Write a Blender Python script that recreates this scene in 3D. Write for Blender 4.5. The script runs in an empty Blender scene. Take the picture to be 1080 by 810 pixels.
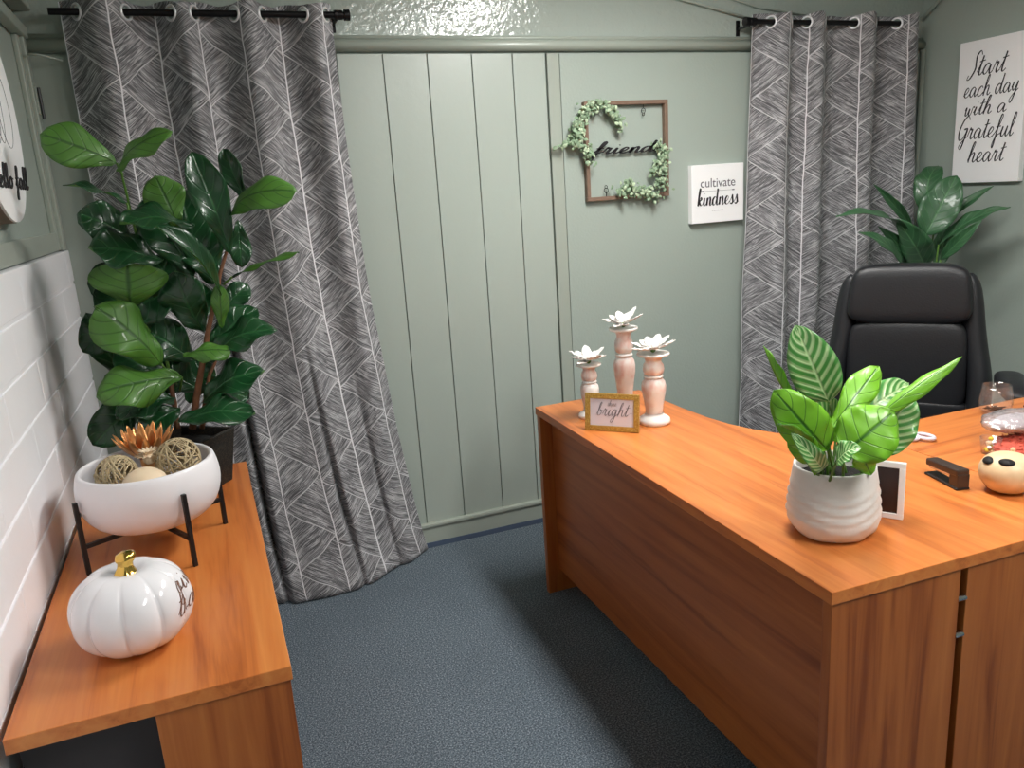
import bpy, bmesh, math, random
from mathutils import Vector, Matrix, noise
random.seed(7)
PI = math.pi
sc = bpy.context.scene
COL = sc.collection

# ------------------------------------------------------------------ camera
F = 839.9
M0 = Vector((0.92814736, -0.36681664, -0.06315087))
M1 = Vector((-0.14562726, -0.20173165, -0.9685541))
M2 = Vector((0.34254223, 0.90815742, -0.2406552))
CAM = Vector((0, 0, 1.53))
cd = bpy.data.cameras.new('camera'); cam = bpy.data.objects.new('camera', cd); COL.objects.link(cam)
cd.sensor_width = 36; cd.lens = F * 36 / 1080; cd.clip_start = .02
r, u, b = M0, -M1, -M2
cam.matrix_world = Matrix(((r.x, u.x, b.x, CAM.x), (r.y, u.y, b.y, CAM.y), (r.z, u.z, b.z, CAM.z), (0, 0, 0, 1)))
sc.camera = cam

def at(x, y, Y):
    """real-world point at depth Y seen at photo position x, y"""
    d = M0 * ((x - 540) / F) + M1 * ((y - 405) / F) + M2
    return CAM + d * (Y / d.y)

# ------------------------------------------------------------------ helpers
def tag(o, label=None, cat=None, group=None, kind=None):
    if label: o['label'] = label
    if cat: o['category'] = cat
    if group: o['group'] = group
    if kind: o['kind'] = kind
    return o

def thing(name, label, cat, loc=(0, 0, 0), rz=0, group=None):
    o = bpy.data.objects.new(name, None); COL.objects.link(o)
    o.empty_display_size = .05
    o.location = loc; o.rotation_euler = (0, 0, rz)
    return tag(o, label, cat, group)

def obj(name, bm, mats, parent=None, smooth=False, solid=0, sub=0, bevel=0, matoff=0, autos=None):
    me = bpy.data.meshes.new(name)
    bm.normal_update()
    bm.to_mesh(me); bm.free()
    o = bpy.data.objects.new(name, me); COL.objects.link(o)
    if not isinstance(mats, (list, tuple)): mats = [mats]
    for m in mats: me.materials.append(m)
    if parent: o.parent = parent
    if smooth:
        for p in me.polygons: p.use_smooth = True
    if autos:
        bm2 = bmesh.new(); bm2.from_mesh(me)
        for f in bm2.faces: f.smooth = True
        for e in bm2.edges:
            if len(e.link_faces) == 2 and e.calc_face_angle(0) > autos: e.smooth = False
        bm2.to_mesh(me); bm2.free()
    if bevel:
        m = o.modifiers.new('bevel', 'BEVEL'); m.width = bevel; m.segments = 2; m.limit_method = 'ANGLE'; m.angle_limit = math.radians(40)
    if solid:
        m = o.modifiers.new('solid', 'SOLIDIFY'); m.thickness = solid; m.offset = 0; m.material_offset = matoff; m.material_offset_rim = 0
    if sub:
        m = o.modifiers.new('sub', 'SUBSURF'); m.levels = sub; m.render_levels = sub
    return o

def struct(name, bm, m, parent=None, **k):
    o = obj(name, bm, m, parent, **k)
    if not parent: o['kind'] = 'structure'
    return o

def BM(): return bmesh.new()

def box(bm, x0, x1, y0, y1, z0, z1, mi=0, T=None):
    vs = [bm.verts.new(v) for v in ((x0, y0, z0), (x1, y0, z0), (x1, y1, z0), (x0, y1, z0), (x0, y0, z1), (x1, y0, z1), (x1, y1, z1), (x0, y1, z1))]
    for f in ((3, 2, 1, 0), (4, 5, 6, 7), (0, 1, 5, 4), (1, 2, 6, 5), (2, 3, 7, 6), (3, 0, 4, 7)):
        bm.faces.new([vs[i] for i in f]).material_index = mi
    if T is not None:
        for v in vs: v.co = T @ v.co
    return vs

def prism(bm, pts, z0, z1, mi=0):
    lo = [bm.verts.new((p[0], p[1], z0)) for p in pts]; hi = [bm.verts.new((p[0], p[1], z1)) for p in pts]
    n = len(pts)
    bm.faces.new(lo[::-1]); bm.faces.new(hi)
    for i in range(n): bm.faces.new((lo[i], lo[(i + 1) % n], hi[(i + 1) % n], hi[i]))
    for f in bm.faces: f.material_index = mi
    bmesh.ops.recalc_face_normals(bm, faces=bm.faces)

def lathe(bm, prof, n=40, c=(0, 0, 0), rib=None, cap=True, mi=0, sx=1, sy=1):
    rings = []
    for (rad, z) in prof:
        ring = []
        for i in range(n):
            a = 2 * PI * i / n
            rr = rad * (rib(a, z) if rib else 1)
            ring.append(bm.verts.new((c[0] + rr * math.cos(a) * sx, c[1] + rr * math.sin(a) * sy, c[2] + z)))
        rings.append(ring)
    for k in range(len(rings) - 1):
        for i in range(n):
            f = bm.faces.new((rings[k][i], rings[k][(i + 1) % n], rings[k + 1][(i + 1) % n], rings[k + 1][i])); f.material_index = mi
    if cap:
        bm.faces.new(rings[0][::-1]).material_index = mi
        bm.faces.new(rings[-1]).material_index = mi

def tube(bm, pts, rad, n=8, mi=0, cap=True, closed=False, sq=1.0):
    pts = [Vector(p) for p in pts]
    N = len(pts); rings = []
    rads = rad if isinstance(rad, (list, tuple)) else [rad] * N
    up = None
    for i, p in enumerate(pts):
        if closed: t = pts[(i + 1) % N] - pts[i - 1]
        else: t = pts[min(i + 1, N - 1)] - pts[max(i - 1, 0)]
        if t.length < 1e-9: t = Vector((0, 0, 1))
        t.normalize()
        if up is None:
            up = t.orthogonal()
        up = (up - t * up.dot(t))
        if up.length < 1e-6: up = t.orthogonal()
        up.normalize()
        s = t.cross(up)
        rings.append([bm.verts.new(p + (up * math.cos(2 * PI * k / n) + s * math.sin(2 * PI * k / n) * sq) * rads[i]) for k in range(n)])
    M = N if closed else N - 1
    for i in range(M):
        A, B = rings[i], rings[(i + 1) % N]
        for k in range(n):
            bm.faces.new((A[k], A[(k + 1) % n], B[(k + 1) % n], B[k])).material_index = mi
    if cap and not closed:
        bm.faces.new(rings[0][::-1]).material_index = mi; bm.faces.new(rings[-1]).material_index = mi

def torus(bm, c, nrm, R, r_, n=28, m=8, mi=0):
    nrm = Vector(nrm).normalized(); a = nrm.orthogonal().normalized(); b_ = nrm.cross(a)
    c = Vector(c)
    tube(bm, [c + (a * math.cos(2 * PI * i / n) + b_ * math.sin(2 * PI * i / n)) * R for i in range(n)], r_, m, mi, closed=True)

def ball(bm, c, rad, sx=1, sy=1, sz=1, n=16, mi=0, disp=None):
    m = max(6, n // 2)
    T = Vector(c)
    rows = []
    for j in range(1, m):
        th = PI * j / m; row = []
        for i in range(n):
            a = 2 * PI * i / n
            d = Vector((math.sin(th) * math.cos(a), math.sin(th) * math.sin(a), math.cos(th)))
            k = disp(d) if disp else 1
            row.append(bm.verts.new(T + Vector((d.x * sx, d.y * sy, d.z * sz)) * rad * k))
        rows.append(row)
    top = bm.verts.new(T + Vector((0, 0, rad * sz * (disp(Vector((0, 0, 1))) if disp else 1)))); bot = bm.verts.new(T - Vector((0, 0, rad * sz * (disp(Vector((0, 0, -1))) if disp else 1))))
    for i in range(n):
        bm.faces.new((top, rows[0][i], rows[0][(i + 1) % n])).material_index = mi
        bm.faces.new((bot, rows[-1][(i + 1) % n], rows[-1][i])).material_index = mi
        for j in range(len(rows) - 1):
            bm.faces.new((rows[j][i], rows[j + 1][i], rows[j + 1][(i + 1) % n], rows[j][(i + 1) % n])).material_index = mi

def pillow(bm, cx, cy, cz, w, d, h, p=4, n=28, fn=None):
    """super-ellipsoid cushion"""
    def sp(v, e): return math.copysign(abs(v) ** e, v)
    e = 2 / p
    rows = []
    m = n // 2
    for j in range(m + 1):
        th = -PI / 2 + PI * j / m; row = []
        for i in range(n):
            a = 2 * PI * i / n
            x = sp(math.cos(th), e) * sp(math.cos(a), e) * w / 2
            y = sp(math.cos(th), e) * sp(math.sin(a), e) * d / 2
            z = sp(math.sin(th), e) * h / 2
            v = Vector((x, y, z))
            if fn: v = fn(v)
            row.append(bm.verts.new((cx + v.x, cy + v.y, cz + v.z)))
        rows.append(row)
    for j in range(m):
        for i in range(n):
            bm.faces.new((rows[j][i], rows[j][(i + 1) % n], rows[j + 1][(i + 1) % n], rows[j + 1][i]))
    bmesh.ops.remove_doubles(bm, verts=bm.verts, dist=1e-5)

# ------------------------------------------------------------------ materials
class NT:
    def __init__(s, name):
        s.m = bpy.data.materials.new(name); s.m.use_nodes = True
        s.t = s.m.node_tree; s.b = s.t.nodes['Principled BSDF']
    def n(s, typ, **k):
        nd = s.t.nodes.new(typ)
        for a, v in k.items(): setattr(nd, a, v)
        return nd
    def l(s, a, b_): s.t.links.new(a, b_)
    def math(s, op, a, b_=None, c=None):
        nd = s.n('ShaderNodeMath', operation=op)
        for i, v in enumerate((a, b_, c)):
            if v is None: continue
            if isinstance(v, (int, float)): nd.inputs[i].default_value = v
            else: s.l(v, nd.inputs[i])
        return nd.outputs[0]
    def mix(s, f, a, b_):
        nd = s.n('ShaderNodeMix', data_type='RGBA')
        for i, v in ((0, f), (6, a), (7, b_)):
            if isinstance(v, (int, float)): nd.inputs[i].default_value = v
            elif isinstance(v, tuple): nd.inputs[i].default_value = v if len(v) == 4 else (*v, 1)
            else: s.l(v, nd.inputs[i])
        return nd.outputs[2]
    def ramp(s, f, stops):
        nd = s.n('ShaderNodeValToRGB'); s.l(f, nd.inputs[0])
        el = nd.color_ramp.elements
        while len(el) < len(stops): el.new(.5)
        for e, (p, c) in zip(el, stops):
            e.position = p; e.color = c if isinstance(c, tuple) and len(c) == 4 else ((*c, 1) if isinstance(c, tuple) else (c, c, c, 1))
        return nd.outputs[0]
    def coord(s, kind='Object'): return s.n('ShaderNodeTexCoord').outputs[kind]
    def mapping(s, v, scale=(1, 1, 1), rot=(0, 0, 0), loc=(0, 0, 0)):
        nd = s.n('ShaderNodeMapping'); s.l(v, nd.inputs[0])
        nd.inputs['Location'].default_value = loc; nd.inputs['Rotation'].default_value = rot; nd.inputs['Scale'].default_value = scale
        return nd.outputs[0]
    def noise(s, v, scale, detail=3, rough=.5, dist=0):
        nd = s.n('ShaderNodeTexNoise'); s.l(v, nd.inputs['Vector'])
        nd.inputs['Scale'].default_value = scale; nd.inputs['Detail'].default_value = detail
        nd.inputs['Roughness'].default_value = rough; nd.inputs['Distortion'].default_value = dist
        return nd.outputs['Fac']
    def bump(s, h, strength=.3, dist=.01):
        nd = s.n('ShaderNodeBump'); s.l(h, nd.inputs['Height'])
        nd.inputs['Strength'].default_value = strength; nd.inputs['Distance'].default_value = dist
        s.l(nd.outputs[0], s.b.inputs['Normal']); return nd
    def set(s, color=None, rough=None, metal=None, **k):
        for nm, v in (('Base Color', color), ('Roughness', rough), ('Metallic', metal)):
            if v is None: continue
            if isinstance(v, tuple): s.b.inputs[nm].default_value = v if len(v) == 4 else (*v, 1)
            elif isinstance(v, (int, float)): s.b.inputs[nm].default_value = v
            else: s.l(v, s.b.inputs[nm])
        for nm, v in k.items():
            s.b.inputs[nm.replace('_', ' ')].default_value = v
        return s.m

def lin(r_, g, b_):
    f = lambda c: (c / 255 / 12.92) if c / 255 <= .04045 else ((c / 255 + .055) / 1.055) ** 2.4
    return (f(r_), f(g), f(b_))

def plain(name, rgb, rough=.5, metal=0, var=.08, nscale=30, bump=0, **k):
    n = NT(name); c = lin(*rgb)
    f = n.noise(n.coord(), nscale, 3)
    lo = tuple(x * (1 - var) for x in c); hi = tuple(min(1, x * (1 + var)) for x in c)
    col = n.mix(f, lo, hi)
    if bump: n.bump(f, bump, .003)
    return n.set(col, rough, metal, **k)

def paint(name, rgb, rough, bscale, bstr, var=.05):
    n = NT(name); c = lin(*rgb); v = n.coord()
    big = n.noise(v, 1.6, 4); fine = n.noise(v, bscale, 2)
    col = n.mix(big, tuple(x * (1 - var) for x in c), tuple(x * (1 + var) for x in c))
    speck = n.noise(v, 60, 2)
    n.bump(n.math('ADD', fine, n.math('MULTIPLY', n.noise(v, 7, 4), .6)), bstr, .004)
    return n.set(col, rough)

WALLC = (163, 174, 166)
m_wall = paint('sage green wall paint', WALLC, .38, 90, .22)
m_plank = paint('sage green plank paint', (168, 178, 170), .34, 45, .10)
m_gloss = paint('glossy textured sage paint', (167, 177, 170), .13, 42, .8)
m_trim = paint('sage green trim paint', (162, 170, 160), .3, 25, .12)
m_brick = paint('white painted masonry', (242, 242, 246), .45, 35, .35)
m_ceil = paint('pale ceiling paint', (205, 208, 203), .7, 60, .2)

def carpet():
    n = NT('blue grey loop carpet'); v = n.coord()
    a = n.noise(v, 190, 2, .8); b_ = n.noise(v, 3, 3); c_ = n.noise(v, 120, 3, .8)
    col = n.ramp(a, [(.30, lin(38, 48, 58)), (.50, lin(90, 104, 116)), (.70, lin(168, 180, 188))])
    col = n.mix(n.math('MULTIPLY', n.ramp(b_, [(.4, 0), (.75, 1)]), .22), col, (*lin(50, 64, 76), 1))
    n.bump(n.math('ADD', a, c_), .9, .006)
    return n.set(col, .95)
m_carpet = carpet()

def wood(name, axis, base=(203, 112, 62), dark=(160, 78, 40), light=(222, 136, 82), rough=.33, sc_=1.0, seed=0.):
    n = NT(name); v = n.coord()
    s = [26 * sc_, 26 * sc_, 26 * sc_]; s[axis] = 1.1 * sc_
    vm = n.mapping(v, tuple(s), loc=(seed, seed * 2, seed))
    s2 = [5, 5, 5]; s2[axis] = .55
    vm2 = n.mapping(v, tuple(s2), loc=(seed * 3, seed, 1))
    s3 = [160, 160, 160]; s3[axis] = 5
    g = n.noise(vm, 1.2, 4, .6, .6); w = n.noise(vm2, 1.3, 3, .55, 1.4); fine = n.noise(n.mapping(v, tuple(s3)), 1, 2)
    wv = n.math('FRACT', n.math('MULTIPLY', w, 6.0))
    wv = n.math('ABSOLUTE', n.math('SUBTRACT', wv, .5))
    f = n.math('ADD', n.math('MULTIPLY', g, .65), n.math('ADD', n.math('MULTIPLY', w, .35), n.math('MULTIPLY', wv, .10)))
    col = n.ramp(f, [(.36, lin(*dark)), (.50, lin(*base)), (.68, lin(*light))])
    col = n.mix(n.math('MULTIPLY', fine, .16), col, (*lin(*dark), 1))
    n.bump(fine, .05, .001)
    return n.set(col, rough)
W = dict(base=(200, 116, 56), dark=(164, 86, 38), light=(214, 137, 72))
m_wood_y = wood('cherry laminate along depth', 1, **W)
m_wood_x = wood('cherry laminate along width', 0, seed=3.1, **W)
W_SHADE = dict(base=(164, 92, 42), dark=(126, 62, 24), light=(182, 110, 54))  # same laminate on the uprights, its colour darkened to carry their shade
m_wood_z = wood('shade darkened cherry upright grain', 2, seed=1.7, **W_SHADE)
m_wood_my = wood('shade darkened cherry modesty grain', 1, seed=5.2, sc_=.6, **W_SHADE)
m_wood_e = wood('cherry edge banding', 1, seed=2.2, base=(180, 96, 50), dark=(150, 74, 38), light=(204, 118, 70))
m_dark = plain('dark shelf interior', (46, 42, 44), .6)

def curtain_mat():
    n = NT('grey woven curtain with white hatch print')
    uv = n.coord('UV'); sp = n.n('ShaderNodeSeparateXYZ'); n.l(uv, sp.inputs[0])
    U, V = sp.outputs[0], sp.outputs[1]
    wob = n.math('MULTIPLY', n.math('SUBTRACT', n.noise(uv, 6, 3), .5), .016)
    U2 = n.math('ADD', U, wob)
    Wd, P = .185, .25
    cu = n.math('DIVIDE', U2, Wd); ci = n.math('FLOOR', cu); cx = n.math('FRACT', cu)
    off = n.math('MULTIPLY', ci, .37)
    tv = n.math('FRACT', n.math('ADD', n.math('DIVIDE', n.math('ADD', V, wob), P), off))
    tri = n.math('MULTIPLY', n.math('ABSOLUTE', n.math('SUBTRACT', tv, .5)), 2)
    d = n.math('SUBTRACT', cx, tri)
    side = n.math('GREATER_THAN', d, 0)
    bline = n.math('LESS_THAN', n.math('ABSOLUTE', d), .016)
    spine = n.math('LESS_THAN', n.math('ABSOLUTE', n.math('SUBTRACT', cx, .5)), 2)  # placeholder true
    edge = n.math('MINIMUM', cx, n.math('SUBTRACT', 1, cx))
    spine = n.math('LESS_THAN', edge, .014)
    def hatch(ang, seed):
        v = n.mapping(uv, (1, 1, 1), rot=(0, 0, ang), loc=(seed, seed, 0))
        out = None
        for sc2, lo, th in (((5, 175, 1), .47, .026), ((7, 210, 1), .54, .024), ((4, 150, 1), .42, .020)):
            a = n.noise(n.mapping(v, sc2, loc=(seed + lo * 9, lo * 7, 0)), 1.0, 1, .5, .12)
            c = n.ramp(n.math('ABSOLUTE', n.math('SUBTRACT', a, .5 if lo == .47 else lo)), [(th * .5, 1), (th * 1.35, 0)])
            out = c if out is None else n.math('MAXIMUM', out, c)
        return out
    h = n.mix(side, hatch(math.radians(34), 0), hatch(math.radians(-34), 5.3))
    brk = n.ramp(n.noise(uv, 16, 2), [(.3, .55), (.6, 1.0)])
    h = n.math('MULTIPLY', h, brk)
    ln = n.math('MAXIMUM', n.math('MULTIPLY', bline, .75), n.math('MULTIPLY', spine, 1.0))
    weave = n.noise(n.mapping(uv, (900, 900, 1)), 1, 1)
    base = n.mix(weave, lin(66, 66, 69), lin(96, 96, 99))
    col = n.mix(n.math('MULTIPLY', h, .84), base, lin(206, 205, 208))
    col = n.mix(ln, col, (*lin(226, 225, 228), 1))
    n.bump(weave, .25, .001)
    n.set(col, .85)
    n.b.inputs['Sheen Weight'].default_value = .15
    return n.m
m_curtain = curtain_mat()

m_black = plain('black metal', (24, 22, 24), .4, .6)
m_blackm = plain('matte black stand', (26, 22, 23), .45, .2)
m_ring = plain('brushed nickel grommet', (236, 236, 238), .3, .4)
m_leather = plain('black leather', (27, 28, 32), .42, 0, .15, 160, .25)
m_plastic = plain('black plastic', (30, 31, 34), .4)
m_chrome = plain('polished metal', (200, 200, 205), .15, 1)
m_gold = plain('polished gold', (226, 184, 96), .16, 1)
m_copper = plain('copper gold petals', (222, 160, 104), .28, .9)
m_ceramic = plain('white glazed ceramic', (236, 234, 238), .12, 0, .02)
m_bowl = plain('satin white ceramic', (232, 230, 234), .38, 0, .02)
m_pot = plain('matte off white pot', (224, 220, 216), .6, 0, .05, 60, .15)
m_soil = plain('dark soil', (18, 16, 15), 1.0, 0, .6, 200, .8)
m_white = plain('white canvas', (250, 250, 251), .6, 0, .02, 200, .1)
m_wood_frame = plain('brown stained frame', (126, 102, 86), .5, 0, .2, 60)
m_ink = plain('black ink', (30, 28, 32), .6)
m_inkgrey = plain('grey ink', (112, 108, 116), .6)
m_inkgold = plain('copper ink', (120, 84, 70), .4)
m_paper = plain('pale lilac card', (222, 216, 226), .6, 0, .02)
m_trunk = plain('brown woody stem', (116, 76, 50), .7, 0, .35, 50, .5)
m_stem = plain('green stem', (78, 116, 40), .5, 0, .2)
m_cream = plain('cream ribbed ball', (226, 204, 174), .6, 0, .08, 40)
m_twig = plain('pale woven twig', (176, 158, 124), .6, 0, .35, 60)
m_petal = plain('white silk petals', (226, 222, 218), .6, 0, .03)
m_lav = plain('pale lavender plastic', (206, 202, 214), .4)
m_screen = plain('dark brown glass picture', (44, 30, 30), .25)
m_staple = plain('dark brown stapler shell', (62, 50, 44), .3, .1)
m_red = plain('red shredded paper', (190, 84, 66), .6, 0, .4, 90)
m_yel = plain('yellow candy wrapper', (214, 196, 60), .35)
m_tan = plain('beige candy', (222, 196, 160), .4)
m_glitter = None

def glitter(name, c0, c1, sc_, rough, metal):
    n = NT(name); v = n.coord()
    vo = n.n('ShaderNodeTexVoronoi'); n.l(v, vo.inputs['Vector']); vo.inputs['Scale'].default_value = sc_
    sp = n.n('ShaderNodeSeparateColor'); n.l(vo.outputs['Color'], sp.inputs[0])
    col = n.mix(n.ramp(sp.outputs[0], [(.5, 0), (.95, 1)]), lin(*c0), lin(*c1))
    n.bump(sp.outputs[1], .5, .002)
    return n.set(col, rough, metal)
m_goldglit = glitter('gold glitter frame', (170, 130, 50), (226, 196, 110), 700, .4, .5)
m_dkpot = glitter('black speckled planter', (10, 9, 9), (58, 48, 34), 380, .6, .0)

def candle_mat():
    n = NT('distressed blush and white paint'); v = n.coord()
    s = n.noise(n.mapping(v, (60, 60, 6)), 1, 3, .7); b_ = n.noise(v, 14, 3, .6)
    f = n.math('MULTIPLY', n.ramp(s, [(.35, .3), (.65, 1)]), n.ramp(b_, [(.40, 0), (.58, 1)]))
    col = n.mix(f, lin(240, 236, 232), lin(224, 184, 172))
    n.bump(s, .15, .002)
    return n.set(col, .4)
m_candle = candle_mat()

def pumpkin_jar():
    n = NT('cream to orange glazed clay'); v = n.coord('Object')
    a = n.noise(v, 40, 3)
    col = n.mix(a, lin(208, 178, 138), lin(228, 202, 164))
    return n.set(col, .4)
m_jarclay = pumpkin_jar()

def glass(name, tint=(1, 1, 1), rough=.02, bump=0):
    n = NT(name); v = n.coord()
    if bump: n.bump(n.noise(v, 70, 3), bump, .01)
    n.set((*tint, 1), rough)
    n.b.inputs['Transmission Weight'].default_value = 1
    n.b.inputs['IOR'].default_value = 1.25
    return n.m
def thin_glass(name, white, gl, bump=0):
    n = NT(name)
    tr = n.n('ShaderNodeBsdfTransparent'); gs = n.n('ShaderNodeBsdfGlossy'); df = n.n('ShaderNodeBsdfDiffuse')
    gs.inputs['Roughness'].default_value = .04 + white * .5; df.inputs['Color'].default_value = (.85, .80, .83, 1)
    fr = n.n('ShaderNodeLayerWeight'); fr.inputs['Blend'].default_value = .35
    if bump:
        nd = n.n('ShaderNodeBump'); n.l(n.noise(n.coord(), 45, 4), nd.inputs['Height']); nd.inputs['Strength'].default_value = bump; nd.inputs['Distance'].default_value = .01
        for q in (gs, df): n.l(nd.outputs[0], q.inputs['Normal'])
    a = n.n('ShaderNodeMixShader'); a.inputs[0].default_value = white; n.l(tr.outputs[0], a.inputs[1]); n.l(df.outputs[0], a.inputs[2])
    c = n.n('ShaderNodeMixShader'); n.l(n.math('ADD', n.math('MULTIPLY', n.math('POWER', fr.outputs['Facing'], 2.5), .55), gl + .03), c.inputs[0]); n.l(a.outputs[0], c.inputs[1]); n.l(gs.outputs[0], c.inputs[2])
    n.l(c.outputs[0], n.t.nodes['Material Output'].inputs['Surface'])
    return n.m
m_glass = thin_glass('clear glass', .03, .02)
m_bag = thin_glass('crinkled clear plastic', .16, .12, 1.0)

def leaf_mat(name, c, vein, rough=.28, freq=9, vw=.2, stripe=0, under=False):
    n = NT(name); uv = n.coord('UV'); sp = n.n('ShaderNodeSeparateXYZ'); n.l(uv, sp.inputs[0])
    X, T = sp.outputs[0], sp.outputs[1]
    r_ = n.math('ABSOLUTE', n.math('SUBTRACT', n.math('MULTIPLY', X, 2), 1))
    ph = n.math('MULTIPLY', n.math('SUBTRACT', T, n.math('MULTIPLY', n.math('POWER', r_, 1.2), .26)), freq)
    fr = n.math('ABSOLUTE', n.math('SUBTRACT', n.math('FRACT', ph), .5))
    vn = n.math('SUBTRACT', 1, n.ramp(fr, [(0, 0), (vw, 1)]))
    mid = n.math('SUBTRACT', 1, n.ramp(r_, [(.02, 0), (.09, 1)]))
    nz = n.noise(n.coord(), 18, 3)
    base = n.mix(nz, tuple(x * .75 for x in lin(*c)), tuple(x * 1.25 for x in lin(*c)))
    if stripe:
        edge = n.ramp(r_, [(0, 1), (.85, .8), (1, .2)])
        f = n.math('MULTIPLY', n.ramp(fr, [(.12, 1), (.34, 0)]), edge)
        f = n.math('MAXIMUM', n.math('MULTIPLY', f, stripe), n.math('MULTIPLY', mid, .8))
    else:
        f = n.math('MAXIMUM', n.math('MULTIPLY', vn, .7), mid)
    col = n.mix(f, base, (*lin(*vein), 1))
    hgt = n.math('ADD', n.math('MULTIPLY', vn, -.6), n.math('MULTIPLY', mid, -1))
    n.bump(hgt, .5, .003)
    n.set(col, rough)
    n.b.inputs['Coat Weight'].default_value = .15
    return n.m
m_fig_d = leaf_mat('fiddle leaf upper side', (20, 64, 32), (40, 90, 48), .30, 6, .10)
m_fig_l = leaf_mat('fiddle leaf under side', (70, 116, 38), (40, 80, 24), .5, 6, .10)
m_cal_s = leaf_mat('striped calathea leaf', (72, 138, 62), (196, 220, 164), .3, 8.5, .2, .85)
m_cal_g = leaf_mat('bright calathea under side', (116, 178, 38), (50, 104, 24), .42, 5, .07)
m_far = leaf_mat('far plant leaf', (50, 92, 58), (78, 122, 80), .42, 7, .10)
m_euc = plain('dusty eucalyptus leaf', (140, 164, 134), .6, 0, .35, 50)
m_euc2 = plain('pale eucalyptus leaf', (186, 204, 172), .6, 0, .2, 50)

# ------------------------------------------------------------------ leaf builder
def leaf_bm(base, tip, width, face, bend=.12, cup=.15, wave=.06, waves=3, prof='fig', seed=0, bm=None, nl=18, nw=9, tw=0.):
    own = bm is None
    if own: bm = BM()
    uvl = bm.loops.layers.uv.verify()
    base, tip = Vector(base), Vector(tip); ax = tip - base; L = ax.length; ax.normalize()
    fn = Vector(face); fn = (fn - ax * fn.dot(ax))
    if fn.length < 1e-4: fn = ax.orthogonal()
    fn.normalize(); sd = ax.cross(fn)
    rnd = random.Random(seed); p1, p2 = rnd.random() * 6, rnd.random() * 6
    def W_(t):
        if prof == 'fig':   # fiddle: narrow waist, wide tip
            w = math.sin(PI * min(1, t ** .92)) ** .5 * (.50 + .68 * t - .10 * math.sin(PI * 2.4 * t))
        elif prof == 'oval':
            w = math.sin(PI * t ** .85) ** .62
        elif prof == 'lance':
            w = math.sin(PI * t ** .9) ** .9
        else:
            w = math.sin(PI * t) ** .7
        return max(w, .015)
    g = []
    for i in range(nl + 1):
        t = i / nl; row = []
        hw = W_(t) * width / 2
        a = tw * (t - .3)
        s2 = sd * math.cos(a) + fn * math.sin(a); f2 = fn * math.cos(a) - sd * math.sin(a)
        c = base + ax * (L * t) + fn * (bend * L * (math.sin(PI * t * .95)))
        for j in range(nw):
            q = -1 + 2 * j / (nw - 1)
            e = abs(q)
            z = cup * hw * e ** 1.5 + wave * width * e * e * math.sin(waves * PI * 2 * t + (p1 if q > 0 else p2)) + .012 * width * math.cos(11 * t - 3 * e)
            row.append((bm.verts.new(c + s2 * (q * hw) + f2 * z), (j / (nw - 1), t)))
        g.append(row)
    for i in range(nl):
        for j in range(nw - 1):
            q = (g[i][j], g[i][j + 1], g[i + 1][j + 1], g[i + 1][j])
            f = bm.faces.new([k[0] for k in q])
            for lp, k in zip(f.loops, q): lp[uvl].uv = k[1]
            f.smooth = True
    return bm

def leaf(parent, base, tip, width, face, mats, **k):
    bm = leaf_bm(base, tip, width, face, **k)
    inv = Matrix.Translation(-parent.location)
    bmesh.ops.transform(bm, matrix=inv, verts=bm.verts)
    return obj('leaf', bm, mats, parent, solid=.0012, matoff=1)

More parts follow.
